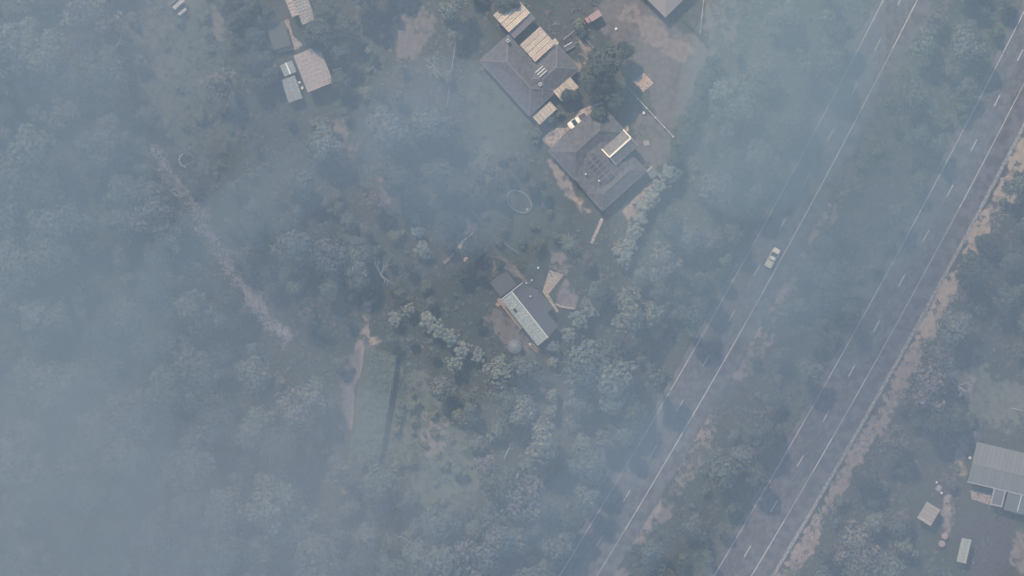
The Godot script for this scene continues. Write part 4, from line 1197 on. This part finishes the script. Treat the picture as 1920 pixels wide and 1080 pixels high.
	for i in 4:
		var a := P(ep[i][0], ep[i][1]); var b := P(ep[i + 1][0], ep[i + 1][1])
		a.y = 0.15; b.y = 0.15
		part("stone", bar(a, a.lerp(b, 0.95), 0.4 + 0.12 * i, 0.3), stone[(i + 1) % 3], gw)
	part("stone", slab(plan(oval(874, 487, 5, 5)), 0.0, 0.25), stone[0], gw)
	# oval ring frame on the lawn
	var ring := thing("oval_ring", "thin white oval ring frame with a small step on the shaded lawn", "ring frame", P(973.5, 378), -deg_to_rad(38))
	for i in 40:
		var p := TAU * i / 40; var q := TAU * (i + 1) / 40
		part("rim", bar(Vector3(cos(p) * 3.15, 0.5, sin(p) * 2.2), Vector3(cos(q) * 3.15, 0.5, sin(q) * 2.2), 0.12, 0.1), mat("ring_pale", [0.33, 0.34, 0.34], 0.6), ring)
	for i in 10: part("leg", box(0.06, 0.5, 0.06), mat("ring_pale"), ring, Vector3(cos(TAU * i / 10) * 3.15, 0.25, sin(TAU * i / 10) * 2.2))
	for i in 2: part("step", box(0.2, 0.06, 0.7), mat("ring_pale"), ring, Vector3(2.7 - 0.25 * i, 0.45 - 0.2 * i, 0.3))
	# fences
	fence("rail_fence", "pale post and rail fence with wide square posts across the bare paddock", P(1195.6, 185.4), P(1262, 256.5), 5, 1.3, [0.5, 1.1], mat("fence_white", [0.62, 0.6, 0.56], 0.8), 0.3)
	fence("wire_fence", "thin weathered fence running from the paddock fence under the dark tree", P(1165, 152), P(1194, 183), 4, 1.2, [1.0], timber, 0.1)
	fence("boundary_fence", "white rail fence beside the pink-roofed house", P(1323, -40), P(1312, 62), 8, 1.4, [1.3], mat("fence_white"), 0.12)
	fence("boundary_fence", "low dark fence along the pink-roofed house garden", P(1262, 18), P(1330, 88), 9, 1.1, [0.5, 1.0], mat("fence_dark", [0.06, 0.06, 0.06], 0.9), 0.12)
	fence("wire_fence", "old pale wire fence crossing the trees beside the cream sheds", P(857, 60), P(838, 200), 9, 1.3, [0.6, 1.2], timber, 0.1)
	fence("wire_fence", "short pale fence below the dark lawn above the carport", P(925, 442), P(973, 475), 5, 1.2, [1.1], timber, 0.1)
	fence("wire_fence", "short pale fence between the lawn and the gravel patch", P(880, 390), P(900, 411), 3, 1.2, [1.1], timber, 0.1)
	fence("yard_gate", "pale pole gate between the red truck and the cream sheds", P(1056, 75), P(1076, 58), 4, 1.2, [0.5, 1.1], timber, 0.1)
	fence("yard_gate", "thin pale rail beside the pinkish yard south of the red truck", P(1098, 73), P(1112, 90), 3, 1.1, [1.0], timber, 0.1)
	# concrete pad in the paddock
	var pad := thing("paved_pad", "orange-pink paved square pad in the bare paddock", "pad", Vector3.ZERO)
	for i in 3:
		for k in 3:
			var c := func(u: float, v: float) -> Array:
				var a := Vector2(1207, 136).lerp(Vector2(1226, 156), u); var b := Vector2(1187, 153).lerp(Vector2(1206, 173), u)
				var w := a.lerp(b, v)
				return [w.x, w.y]
			part("slab", slab(plan([c.call(i / 3.0 + 0.006, k / 3.0 + 0.006), c.call((i + 1) / 3.0 - 0.006, k / 3.0 + 0.006), c.call((i + 1) / 3.0 - 0.006, (k + 1) / 3.0 - 0.006), c.call(i / 3.0 + 0.006, (k + 1) / 3.0 - 0.006)]), 0.0, 0.12), mat("pad_brick", [0.48, 0.35, 0.26], 0.95, "stain", 0.3), pad)
	structure("patio", slab(plan([[583, 69], [597.5, 63], [594, 50], [590, 42], [588, 52]], 0.05), 0.0, 0.08), mat("path_concrete"))
	structure("patio", slab(plan([[1168, 240], [1178, 232], [1179, 246], [1173, 248]]), 0.0, 0.08), mat("path_concrete"))
	# small things about the yards
	pot("white bucket beside the small blue-green shed", 561.5, 154.5, 0.28, mat("pot_white"))
	pot("white sack leaning near the mottled shed", 566.5, 165, 0.34, mat("pot_white"))
	pot("white round tub in the bare paddock beside the dark tree", 1155, 54, 0.28, mat("pot_white"))
	pot("white tub beside the paddock post and rail fence", 1207, 212, 0.3, mat("pot_white"))
	pot("pale tub in the shaded yard above the tall pinkish shed", 582, 89.5, 0.35, mat("pot_white"))
	pot("small pale tub beside the larger one above the tall pinkish shed", 588, 87.5, 0.22, mat("pot_white"))
	pot("white pot on the dark paving beside the bush house roof notch", 1037, 601, 0.22, mat("pot_white"))
	pot("white pot below the terrace beside the roof vents", 1009, 502, 0.25, mat("pot_white"))
	pot("terracotta round tub north of its twin near the beige shed", 1770.5, 1004.5, 0.72, mat("terracotta", [0.27, 0.2, 0.175], 0.9))
	pot("terracotta round tub south of its twin near the beige shed", 1765, 1019, 0.72, mat("terracotta"))
	pot("white drum beside the wall of the corrugated house", 1818, 858, 0.35, mat("pot_white"))
	pot("white bucket among the rubbish north of the beige shed", 1756, 904, 0.22, mat("pot_white"))
	pot("white tin lying near the bucket north of the beige shed", 1765, 924, 0.25, mat("pot_white"))
	var bd2 := thing("orange_board", "yellow-orange board propped beside the tall pinkish shed", "board", P(632, 130), deg_to_rad(17))
	part("plank", faces([[Vector3(-1.1, 0.3, -0.35), Vector3(1.15, 0.75, -0.05), Vector3(1.15, 0.75, 0.1), Vector3(-1.0, 0.3, 0.4)]]), mat("board_orange", [0.68, 0.5, 0.26], 0.7), bd2)
	part("trestle", box(0.1, 0.5, 0.5), mat("old_timber"), bd2, Vector3(0.5, 0.25, 0))
	part("trestle", box(0.1, 0.28, 0.6), mat("old_timber"), bd2, Vector3(-0.9, 0.14, 0))
	for c in [[511, 122, 0.3, "grey slatted pallet stack beside the small blue-green shed"], [516, 134, 1.1, "tilted slatted pallet west of the mottled shed"], [560, 84, 0.7, "slatted pallet at the head of the tall pinkish shed"], [1212, 268, 0.2, "slatted pallet in the yard beside the raised gable"], [1760, 915, 0.9, "slatted pallet among the rubbish near the beige shed"]]:
		var pl := thing("slatted_pallet", c[3], "pallet", P(c[0], c[1]), c[2])
		for k in 3: part("bearer", box(1.3, 0.12, 0.1), mat("pallet_grey", [0.32, 0.3, 0.27], 0.9), pl, Vector3(0, 0.06, -0.5 + k * 0.5))
		for k in 6: part("slat", box(0.16, 0.03, 1.15), mat("pallet_grey"), pl, Vector3(-0.56 + k * 0.225, 0.14, 0))
	# burnt stump hollow in the clearing
	var pit := thing("fire_pit", "round dark fire pit with pale stones on one rim in the clearing", "fire pit", P(349, 300))
	part("ash", tube(1.55, 1.55, 0.06, 20), mat("ash_black", [0.02, 0.021, 0.023], 1.0), pit, Vector3(0, 0.04, 0))
	for i in 13:
		var a := PI * 0.55 + i * 0.24 * 1.6
		var s := SphereMesh.new()
		s.radius = 0.26; s.height = 0.4; s.radial_segments = 7; s.rings = 4
		part("stone", s, mat("stone_pale", [0.42, 0.39, 0.35], 0.95) if i < 7 else mat("stone_dark", [0.14, 0.13, 0.12], 0.95), pit, Vector3(cos(a) * 1.6, 0.12, sin(a) * 1.6), Vector3(0, i, 0))
	# logs and rocks
	var pale_wood := mat("dead_wood", [0.36, 0.345, 0.325], 0.9, "fine", 0.5)
	log_lying("short thick pale log beside the dirt track", P(366, 425), P(369, 434), 0.3, pale_wood)
	log_lying("long thin pale log lying across the dirt track", P(415, 503), P(440, 517), 0.16, pale_wood)
	log_lying("pale forked log on the lower dirt track", P(458, 540), P(464, 556), 0.18, pale_wood)
	log_lying("grey log on the slope south of the bush house", P(945, 860), P(958, 830), 0.16, mat("log_grey", [0.3, 0.29, 0.27], 0.9))
	log_lying("pale log in the grass clearing east of the road", P(1895, 765), P(1920, 770), 0.14, pale_wood)
	log_lying("pale broken log among trees above the beige shed", P(1662, 1050), P(1660, 1036), 0.2, pale_wood)

func pot(label: String, x: float, y: float, r: float, m: Material) -> void:
	var t := thing("round_tub", label, "tub", P(x, y))
	part("body", tube(r * 0.8, r, r * 1.5, 16), m, t, Vector3(0, r * 0.75, 0))
	part("rim", tube(r * 1.08, r * 1.08, 0.08, 16), m, t, Vector3(0, r * 1.5, 0))

func make_vehicles() -> void:
	var cream := mat("car_cream", [0.86, 0.76, 0.56], 0.4)
	var white := mat("car_white", [0.82, 0.78, 0.66], 0.35)
	var dir := Vector2(road_x("B", 460) - road_x("B", 510), -50).normalized()
	var at := P(1448.5, 483.5, 0.8)
	ute("driving_ute", "cream ute with covered tray driving along the near carriageway", Vector3(at.x, 0.05, at.z), -dir.angle(), cream, true)
	at = P(1083, 226.5, 1.0)
	ute("parked_ute", "white ute with open dark tray parked beside the hip-roofed house", Vector3(at.x, 0.05, at.z), -Vector2(-34, 23).angle(), white, false)
	# red truck
	var red := mat("truck_red", [0.3, 0.2, 0.195], 0.6, "rust", 0.4)
	var p := P(1112, 32, 1.5)
	var t := thing("red_truck", "faded red box truck parked on the bare yard", "truck", Vector3(p.x, 0, p.z), -Vector2(-18, 11.5).angle())
	part("cargo_box", box(2.9, 1.9, 1.5), red, t, Vector3(-0.5, 1.6, 0))
	for i in 5: part("roof_rib", box(0.06, 0.04, 1.5), mat("truck_pale", [0.5, 0.36, 0.34], 0.6), t, Vector3(-1.7 + i * 0.6, 2.57, 0))
	part("roof_edge", box(2.9, 0.06, 0.1), mat("truck_pale"), t, Vector3(-0.5, 2.58, -0.72))
	part("cab", loft([[1.05, 0.7, 0.5, 1.9, 0.1], [1.9, 0.7, 0.5, 1.9, 0.1], [2.25, 0.68, 0.5, 1.2, 0.1], [2.5, 0.62, 0.5, 1.05, 0.1]]), mat("truck_cab", [0.3, 0.17, 0.17], 0.5), t)
	part("windscreen", faces([[Vector3(1.93, 1.86, -0.56), Vector3(2.28, 1.25, -0.58), Vector3(2.28, 1.25, 0.58), Vector3(1.93, 1.86, 0.56)]]), mat("car_glass"), t)
	part("chassis", box(4.2, 0.2, 0.9), mat("bumper_black"), t, Vector3(0.2, 0.55, 0))
	for s in [-1, 1]:
		for x in [-1.2, 1.75]: wheel(t, x, s * 0.66, 0.38)
	# trailer with white bar
	p = P(1067, 87, 0.8)
	var tr := thing("flat_trailer", "dark flat trailer with one white side rail beside the cream shed", "trailer", Vector3(p.x, 0, p.z), -Vector2(18, -10).angle())
	part("deck", box(2.6, 0.1, 1.5), mat("trailer_dark", [0.07, 0.075, 0.07], 0.8), tr, Vector3(0, 0.6, 0))
	part("side_rail", box(2.1, 0.12, 0.14), mat("barge_white"), tr, Vector3(0, 0.85, -0.5))
	part("side_rail", box(2.3, 0.1, 0.1), mat("gutter_grey"), tr, Vector3(0.1, 0.75, 0.6))
	part("drawbar", bar(Vector3(1.3, 0.5, 0), Vector3(2.3, 0.45, 0), 0.1, 0.1), mat("gutter_grey"), tr)
	for s in [-1, 1]: wheel(tr, -0.2, s * 0.85, 0.3)

func palm(x: float, y: float, label: String) -> void:
	var h := 4.0
	var p := P(x, y, h)
	var t := thing("palm", label, "palm", Vector3(p.x, 0, p.z))
	part("trunk", tube(0.2, 0.14, h, 9), mat("palm_trunk", [0.14, 0.12, 0.1], 0.95), t, Vector3(0, h / 2, 0))
	for i in 16:
		var a := TAU * i / 16 + rng.randf_range(-0.12, 0.12)
		var list := []
		var dir := Vector3(cos(a), 0, sin(a))
		var side := Vector3(-sin(a), 0, cos(a))
		var prev := Vector3(0, h, 0)
		var len := rng.randf_range(2.0, 2.7)
		for k in 6:
			var f := (k + 1) / 6.0
			var q := Vector3(0, h + 0.7 * sin(f * 2.2) - f * f * 1.0, 0) + dir * len * f
			var w := 0.34 * sin(PI * clampf(f * 0.85, 0.05, 1.0))
			list.append([prev, prev.lerp(q, 0.5) + side * w - Vector3(0, 0.08, 0), q])
			list.append([prev, q, prev.lerp(q, 0.5) - side * w - Vector3(0, 0.08, 0)])
			prev = q
		part("frond", faces(list), mat("frond_green", [0.1, 0.125, 0.085], 0.6), t)

func make_plants() -> void:
	for k in TREES:
		stock[k] = []
		for i in (6 if k == "gum" else 3): stock[k].append(grow(k, i))
	# ---- trees one can single out
	var row := [[1256, 326, 2.6], [1240, 346, 2.4], [1226, 366, 2.4], [1209, 386, 2.5], [1198, 410, 2.2], [1189, 434, 2.3], [1181, 458, 2.2], [1171, 484, 2.4], [1160, 470, 1.6]]
	for r in row: tree("wattle", r[0], r[1], r[2] * 1.22, "in the hedge beside the hip-roofed house")
	for r in [[742, 598, 2.0], [765, 580, 1.8], [800, 600, 2.3], [822, 618, 2.4], [846, 632, 2.5], [868, 655, 2.4], [852, 682, 2.3], [898, 668, 2.0], [790, 466, 2.2], [781, 437, 1.8], [803, 478, 1.5], [780, 410, 1.4]]:
		tree("wattle", r[0], r[1], r[2] * 1.22, "in the grove west of the bush house")
	for r in [[1088, 598, 2.6], [1069, 628, 2.2], [1108, 585, 2.0], [1098, 570, 1.6], [1040, 650, 1.7], [1036, 680, 1.5]]:
		tree("wattle", r[0], r[1], r[2] * 1.22, "at the corner of the bush house garden")
	for r in [[1140, 118, 5.4], [1112, 150, 4.2], [1168, 96, 3.4], [1150, 180, 3.6], [1125, 215, 2.4]]: tree("oak", r[0], r[1], r[2], "shading the yard between paddock and cream sheds")
	for r in [[1062, 178, 2.1], [1076, 176, 1.7], [944, 8, 2.6], [962, 4, 2.0]]: tree("oak", r[0], r[1], r[2], "hanging over a cream shed roof")
	for r in [[1035, 222, 1.5], [1046, 214, 1.2], [1000, 255, 1.8], [1085, 50, 1.9], [1090, 62, 1.2]]: tree("shrub", r[0], r[1], r[2] / 0.55 * 0.7, "beside the cream sheds")
	for r in [[938, 498, 1.7], [893, 466, 2.6], [878, 500, 2.2], [905, 515, 2.0], [844, 464, 1.8], [868, 520, 2.2]]: tree("oak", r[0], r[1], r[2], "in the garden above the carport")
	for r in [[600, 60, 4.4], [612, 20, 4.0], [596, 88, 2.4], [580, 82, 1.8]]: tree("oak", r[0], r[1], r[2], "shading the tall pinkish shed")
	for r in [[490, 110, 3.6], [478, 70, 3.2], [505, 140, 2.8], [465, 20, 3.6], [438, 40, 3.0], [420, 10, 3.0], [445, 5, 3.0], [468, 120, 3.2], [452, 85, 2.8], [482, 158, 2.6], [500, 25, 2.6], [640, 100, 3.6], [650, 50, 3.8], [640, 150, 3.0]]: tree("oak", r[0], r[1], r[2], "beside the net-covered garden frame")
	for i in 13: tree("oak", lerpf(1338, 1262, i / 12.0) + rng.randf_range(-6, 6), lerpf(112, 300, i / 12.0), rng.randf_range(1.7, 2.6), "in the dark windbreak along the paddock")
	for r in [[868, 366, 1.8], [884, 352, 1.5], [902, 338, 1.9], [922, 322, 1.6], [944, 308, 1.8], [962, 296, 1.5], [930, 352, 2.2], [985, 330, 2.0], [1015, 350, 1.7]]: tree("oak" if r[2] > 1.65 else "gum", r[0], r[1], r[2], "added above the lawn to shade it", 1.7)  # bush line grown into tall trees, added so their shadows darken the lawn
	for r in [[912, 405, 1.2], [945, 430, 1.4], [1000, 425, 1.3], [1030, 400, 1.1], [1008, 460, 1.9], [975, 455, 1.5], [1045, 445, 1.6], [935, 455, 1.3]]: tree("shrub", r[0], r[1], r[2] * 1.2, "on the rough lawn below the ring")
	palm(1066, 456, "spiky palm with radiating fronds at the end of the pale footpath")
	palm(1178, 556, "pale-fronded palm among trees east of the terrace garden")
	dead_tree(424, 138, 13.0, 1.2, 3, "tall bare dead trunk standing in the clearing, casting a long thin shadow")
	dead_tree(438, 138, 6.0, 1.0, 9, "shorter bare dead trunk beside the taller one in the clearing")
	dead_tree(218, 100, 10.0, 5.0, 4, "pale dead tree with wide bare limbs at the smoky clearing edge")
	dead_tree(50, 290, 10.0, 5.0, 5, "pale dead tree with bare limbs deep in the western smoke")
	dead_tree(225, 815, 9.0, 3.5, 6, "small pale dead tree in the thick southwestern smoke")
	dead_tree(60, 445, 9.0, 3.5, 16, "thin pale dead tree above the thick western smoke")
	dead_tree(715, 515, 9.0, 4.0, 7, "pale dead tree with radiating bare limbs among the dark trees")
	dead_tree(1790, 722, 8.0, 4.0, 8, "bare pale dead tree at the grass clearing east of the road")
	dead_tree(815, 125, 7.0, 3.0, 11, "bare pale dead tree beside the old wire fence")
	dead_tree(960, 1015, 8.0, 4.0, 12, "bare pale dead tree in the southern woodland")
	dead_tree(765, 1010, 8.0, 4.5, 13, "leaning pale dead tree at the southern woodland edge", Vector2(1.2, 0.8))
	# ---- no trees here
	for o in [
		[[1010, 180], [1060, 135], [1100, 150], [1140, 190], [1180, 230], [1245, 320], [1190, 390], [1130, 420], [1100, 470], [1060, 410], [1020, 290], [990, 240]],
		[[915, 20], [960, -20], [1055, 80], [1090, 150], [1060, 200], [1000, 240], [940, 190], [900, 110]],
		[[910, 530], [945, 505], [1000, 500], [1060, 500], [1085, 560], [1075, 590], [1050, 640], [1010, 670], [940, 660], [925, 600]],
		[[1800, 830], [1850, 800], [1960, 840], [1960, 1100], [1780, 1100], [1795, 960]],
		[[1690, 905], [1745, 890], [1785, 920], [1785, 1030], [1755, 1030], [1715, 990]],
		[[505, 90], [550, 75], [640, 80], [660, 180], [590, 215], [520, 200]],
		[[490, 30], [530, -20], [620, -20], [620, 75], [560, 100], [500, 100]],
		[[1100, 10], [1330, -40], [1345, 90], [1260, 300], [1180, 230], [1130, 130]],
		[[900, 330], [1010, 310], [1060, 400], [1090, 470], [1020, 500], [920, 470], [880, 400]],
		[[880, 130], [1000, 200], [980, 290], [900, 320], [865, 220]],
		[[1805, 690], [1850, 680], [1920, 715], [1960, 790], [1860, 790], [1810, 760]],
		[[745, -20], [810, -20], [820, 70], [780, 115], [745, 95]],
		line_patch([[280, 270], [335, 350], [395, 440], [440, 520], [500, 600], [560, 640], [640, 650]], 9),
		line_patch([[690, 560], [685, 620], [660, 700], [645, 800], [640, 850]], 10),
	]:
		var poly := PackedVector2Array()
		for q in o: poly.append(Vector2(q[0], q[1]))
		clear.append(poly)
	# ---- the woods
	scattering = true
	var c := []
	c.append(wood([[-70, -70], [190, -70], [230, 150], [290, 290], [330, 360], [430, 520], [500, 610], [640, 660], [640, 1130], [-70, 1130]], 43.0, {"gum": 9, "scorched": 4, "shrub": 3, "oak": 4}, [3.1, 5.6], "in the smoky western woodland"))
	c.append(wood([[300, 320], [420, 300], [560, 210], [700, 200], [860, 60], [890, 130], [870, 300], [760, 400], [660, 430], [690, 560], [640, 640], [560, 630], [430, 480]], 39.0, {"gum": 7, "scorched": 3, "shrub": 3, "oak": 3}, [2.6, 4.4], "in the woodland north of the track", 0.88))
	c.append(wood([[640, 420], [860, 330], [900, 420], [870, 520], [930, 640], [860, 700], [740, 650], [690, 560]], 36.0, {"oak": 6, "gum": 6, "wattle": 1, "shrub": 2}, [2.5, 4.2], "in the dark grove west of the bush house"))
	c.append(wood([[640, -70], [900, -70], [880, 60], [700, 190], [620, 200]], 38.0, {"gum": 6, "oak": 2, "shrub": 4, "scorched": 3}, [2.4, 4.2], "in the northern tree belt", 1.0))
	c.append(wood([[660, 850], [730, 870], [800, 960], [900, 910], [880, 790], [790, 690], [900, 690], [1010, 680], [1190, 600], [1300, 600], [1190, 830], [1100, 960], [1010, 1130], [640, 1130]], 42.0, {"gum": 10, "oak": 3, "shrub": 3, "scorched": 4}, [3.0, 5.6], "in the woodland south of the bush house"))
	c.append(wood([[1090, 470], [1180, 490], [1250, 330], [1290, 290], [1350, 120], [1480, 300], [1440, 420], [1300, 620], [1180, 640], [1080, 640]], 40.0, {"gum": 7, "oak": 4, "shrub": 3, "scorched": 2}, [2.6, 4.4], "between house and road"))
	c.append(wood([[1340, -70], [1620, -70], [1560, 130], [1480, 270], [1350, 120]], 46.0, {"gum": 5, "shrub": 5, "scorched": 2}, [2.4, 4.2], "under the smoke plume by the road", 0.75))
	c.append(wood([[1720, -70], [1960, -70], [1920, 20], [1700, 420], [1480, 830], [1330, 1090], [1300, 1130], [1100, 1130], [1150, 1070], [1390, 680], [1560, 380]], 40.0, {"gum": 5, "shrub": 6, "scorched": 2, "oak": 2}, [2.3, 4.0], "on the median between the carriageways", 0.8))
	c.append(wood([[2000, 80], [1990, 1130], [1430, 1130], [1560, 930], [1700, 690], [1860, 420]], 44.0, {"gum": 8, "oak": 4, "shrub": 4, "scorched": 3}, [2.9, 5.2], "in the bush east of the road"))
	for i in 14:
		var yy := 60.0 + i * 78.0 + rng.randf_range(-24, 24)
		tree("gum" if i % 3 else "oak", road_x("A", yy) - rng.randf_range(34, 52), yy, rng.randf_range(2.6, 4.2), "on the outer road shoulder", 1.35)
		yy = 40.0 + i * 76.0 + rng.randf_range(-24, 24)
		tree("gum" if i % 2 else "shrub", road_x("C", yy) - rng.randf_range(26, 46), yy, rng.randf_range(2.0, 3.4), "along the inner edge of the median", 1.45)
	c.append(wood([[190, -40], [420, -40], [425, 200], [465, 265], [400, 325], [290, 290], [240, 150]], 34.0, {"shrub": 7, "scorched": 1, "gum": 1}, [1.7, 3.4], "scattered over the grassy clearing", 0.6))
	c.append(wood([[745, 680], [800, 705], [870, 790], [890, 900], [830, 960], [740, 930], [725, 830]], 26.0, {"shrub": 6}, [1.8, 3.6], "on the slope beside the grass bank", 0.75))
	print("trees ", c)
	undergrowth()
	debris("track_debris", "pale sticks, bark and rubble strewn along the dirt track", [[285, 275], [335, 350], [395, 440], [440, 520], [500, 600], [545, 632]], 13.0, 1300)
	debris("verge_debris", "pale gravel and dry tufts on the sandy verge east of the road", [[1912, 330], [1820, 510], [1740, 640], [1640, 800], [1560, 940], [1490, 1060]], 13.0, 700)

func undergrowth() -> void:   # low tufts, leaf litter and sticks on the forest floor: nobody could count them
	var v := PackedVector3Array(); var n := PackedVector3Array()
	var r := RandomNumberGenerator.new()
	r.seed = 5
	for i in 14:
		var a := r.randf() * TAU
		var d := Vector3(cos(a), 0, sin(a))
		var s := Vector3(-sin(a), 0, cos(a)) * 0.12
		var o := d * r.randf() * 0.25
		var tip := o + d * r.randf_range(0.25, 0.6) + Vector3(0, r.randf_range(0.15, 0.5), 0)
		v.append_array([o - s, tip, o + s])
		var nn := Vector3(0, 1, 0).slerp(-d, 0.25)
		for k in 3: n.append(nn)
	var arr := []
	arr.resize(Mesh.ARRAY_MAX)
	arr[Mesh.ARRAY_VERTEX] = v; arr[Mesh.ARRAY_NORMAL] = n
	var mesh := ArrayMesh.new()
	mesh.add_surface_from_arrays(Mesh.PRIMITIVE_TRIANGLES, arr)
	mesh.surface_set_material(0, crown_mat)
	var spots := []
	var cols := []
	var shades := [[0.056, 0.075, 0.052], [0.07, 0.086, 0.06], [0.08, 0.08, 0.066], [0.05, 0.066, 0.05], [0.095, 0.09, 0.078]]
	var patch := FastNoiseLite.new()
	patch.seed = 40
	patch.frequency = 0.02
	var open := []
	for o in [[[1130, -20], [1215, -20], [1330, 85], [1275, 230], [1225, 330], [1185, 260], [1130, 90]]]:
		var poly := PackedVector2Array()
		for q in o: poly.append(Vector2(q[0], q[1]))
		open.append(poly)
	while spots.size() < 20000:
		var x := r.randf_range(-60, 1980)
		var y := r.randf_range(-60, 1140)
		if x > road_x("A", y) - 14 and x < road_x("B", y) + 33: continue
		if x > road_x("C", y) - 14 and x < road_x("D", y) + 47: continue
		if x > road_x("D", y) and x < road_x("D", y) + 84 and r.randf() < 0.85: continue
		if Geometry2D.is_point_in_polygon(Vector2(x, y), open[0]) and r.randf() < 0.93: continue
		if patch.get_noise_2d(x, y) < r.randf_range(-0.5, 0.25): continue
		var bad := false
		for o in range(1, 13):
			if Geometry2D.is_point_in_polygon(Vector2(x, y), clear[o]) and r.randf() < 0.85: bad = true; break
		if bad or Geometry2D.is_point_in_polygon(Vector2(x, y), clear[0]): continue
		var s := r.randf_range(0.5, 1.5)
		var p := P(x, y)
		spots.append(Transform3D(Basis(Vector3.UP, r.randf() * TAU).scaled(Vector3(s, s * r.randf_range(0.6, 1.3), s)), p))
		var c: Array = shades[r.randi() % shades.size()]
		var g := r.randf_range(0.75, 1.25)
		cols.append(Color(c[0] * g, c[1] * g, c[2] * g))
	var mm := MultiMesh.new()
	mm.transform_format = MultiMesh.TRANSFORM_3D
	mm.use_colors = true
	mm.mesh = mesh
	mm.instance_count = spots.size()
	for i in spots.size():
		mm.set_instance_transform(i, spots[i])
		mm.set_instance_color(i, cols[i])
	var o := MultiMeshInstance3D.new()
	o.name = "undergrowth"
	o.multimesh = mm
	o.material_override = crown_mat
	o.set_meta("kind", "stuff")
	o.set_meta("label", "low tufts of grass and scrub over the forest floor")
	o.set_meta("category", "undergrowth")
	add_child(o)

func debris(called: String, label: String, points: Array, half: float, count: int) -> void:
	var r := RandomNumberGenerator.new()
	r.seed = hash(called)
	var st := SurfaceTool.new()
	st.begin(Mesh.PRIMITIVE_TRIANGLES)
	limb(st, Vector3(-0.5, 0.06, 0), Vector3(0.5, 0.1, 0.05), 0.07, 0.04, 5)
	var mesh := st.commit()
	var mm := MultiMesh.new()
	mm.transform_format = MultiMesh.TRANSFORM_3D
	mm.use_colors = true
	mm.mesh = mesh
	mm.instance_count = count
	for i in count:
		var k := r.randi() % (points.size() - 1)
		var a := Vector2(points[k][0], points[k][1])
		var b := Vector2(points[k + 1][0], points[k + 1][1])
		var p := a.lerp(b, r.randf()) + (b - a).orthogonal().normalized() * clampf(r.randfn() * 0.5, -1.3, 1.3) * half
		var s := r.randf_range(0.25, 1.3)
		mm.set_instance_transform(i, Transform3D(Basis(Vector3.UP, r.randf() * TAU).scaled(Vector3(s, 1, r.randf_range(0.7, 1.6))), P(p.x, p.y)))
		var g := r.randf_range(0.16, 0.42)
		mm.set_instance_color(i, Color(g, g * 0.92, g * 0.86))
	var o := MultiMeshInstance3D.new()
	o.name = called
	o.multimesh = mm
	o.material_override = crown_mat
	o.set_meta("kind", "stuff")
	o.set_meta("label", label)
	o.set_meta("category", "debris")
	add_child(o)
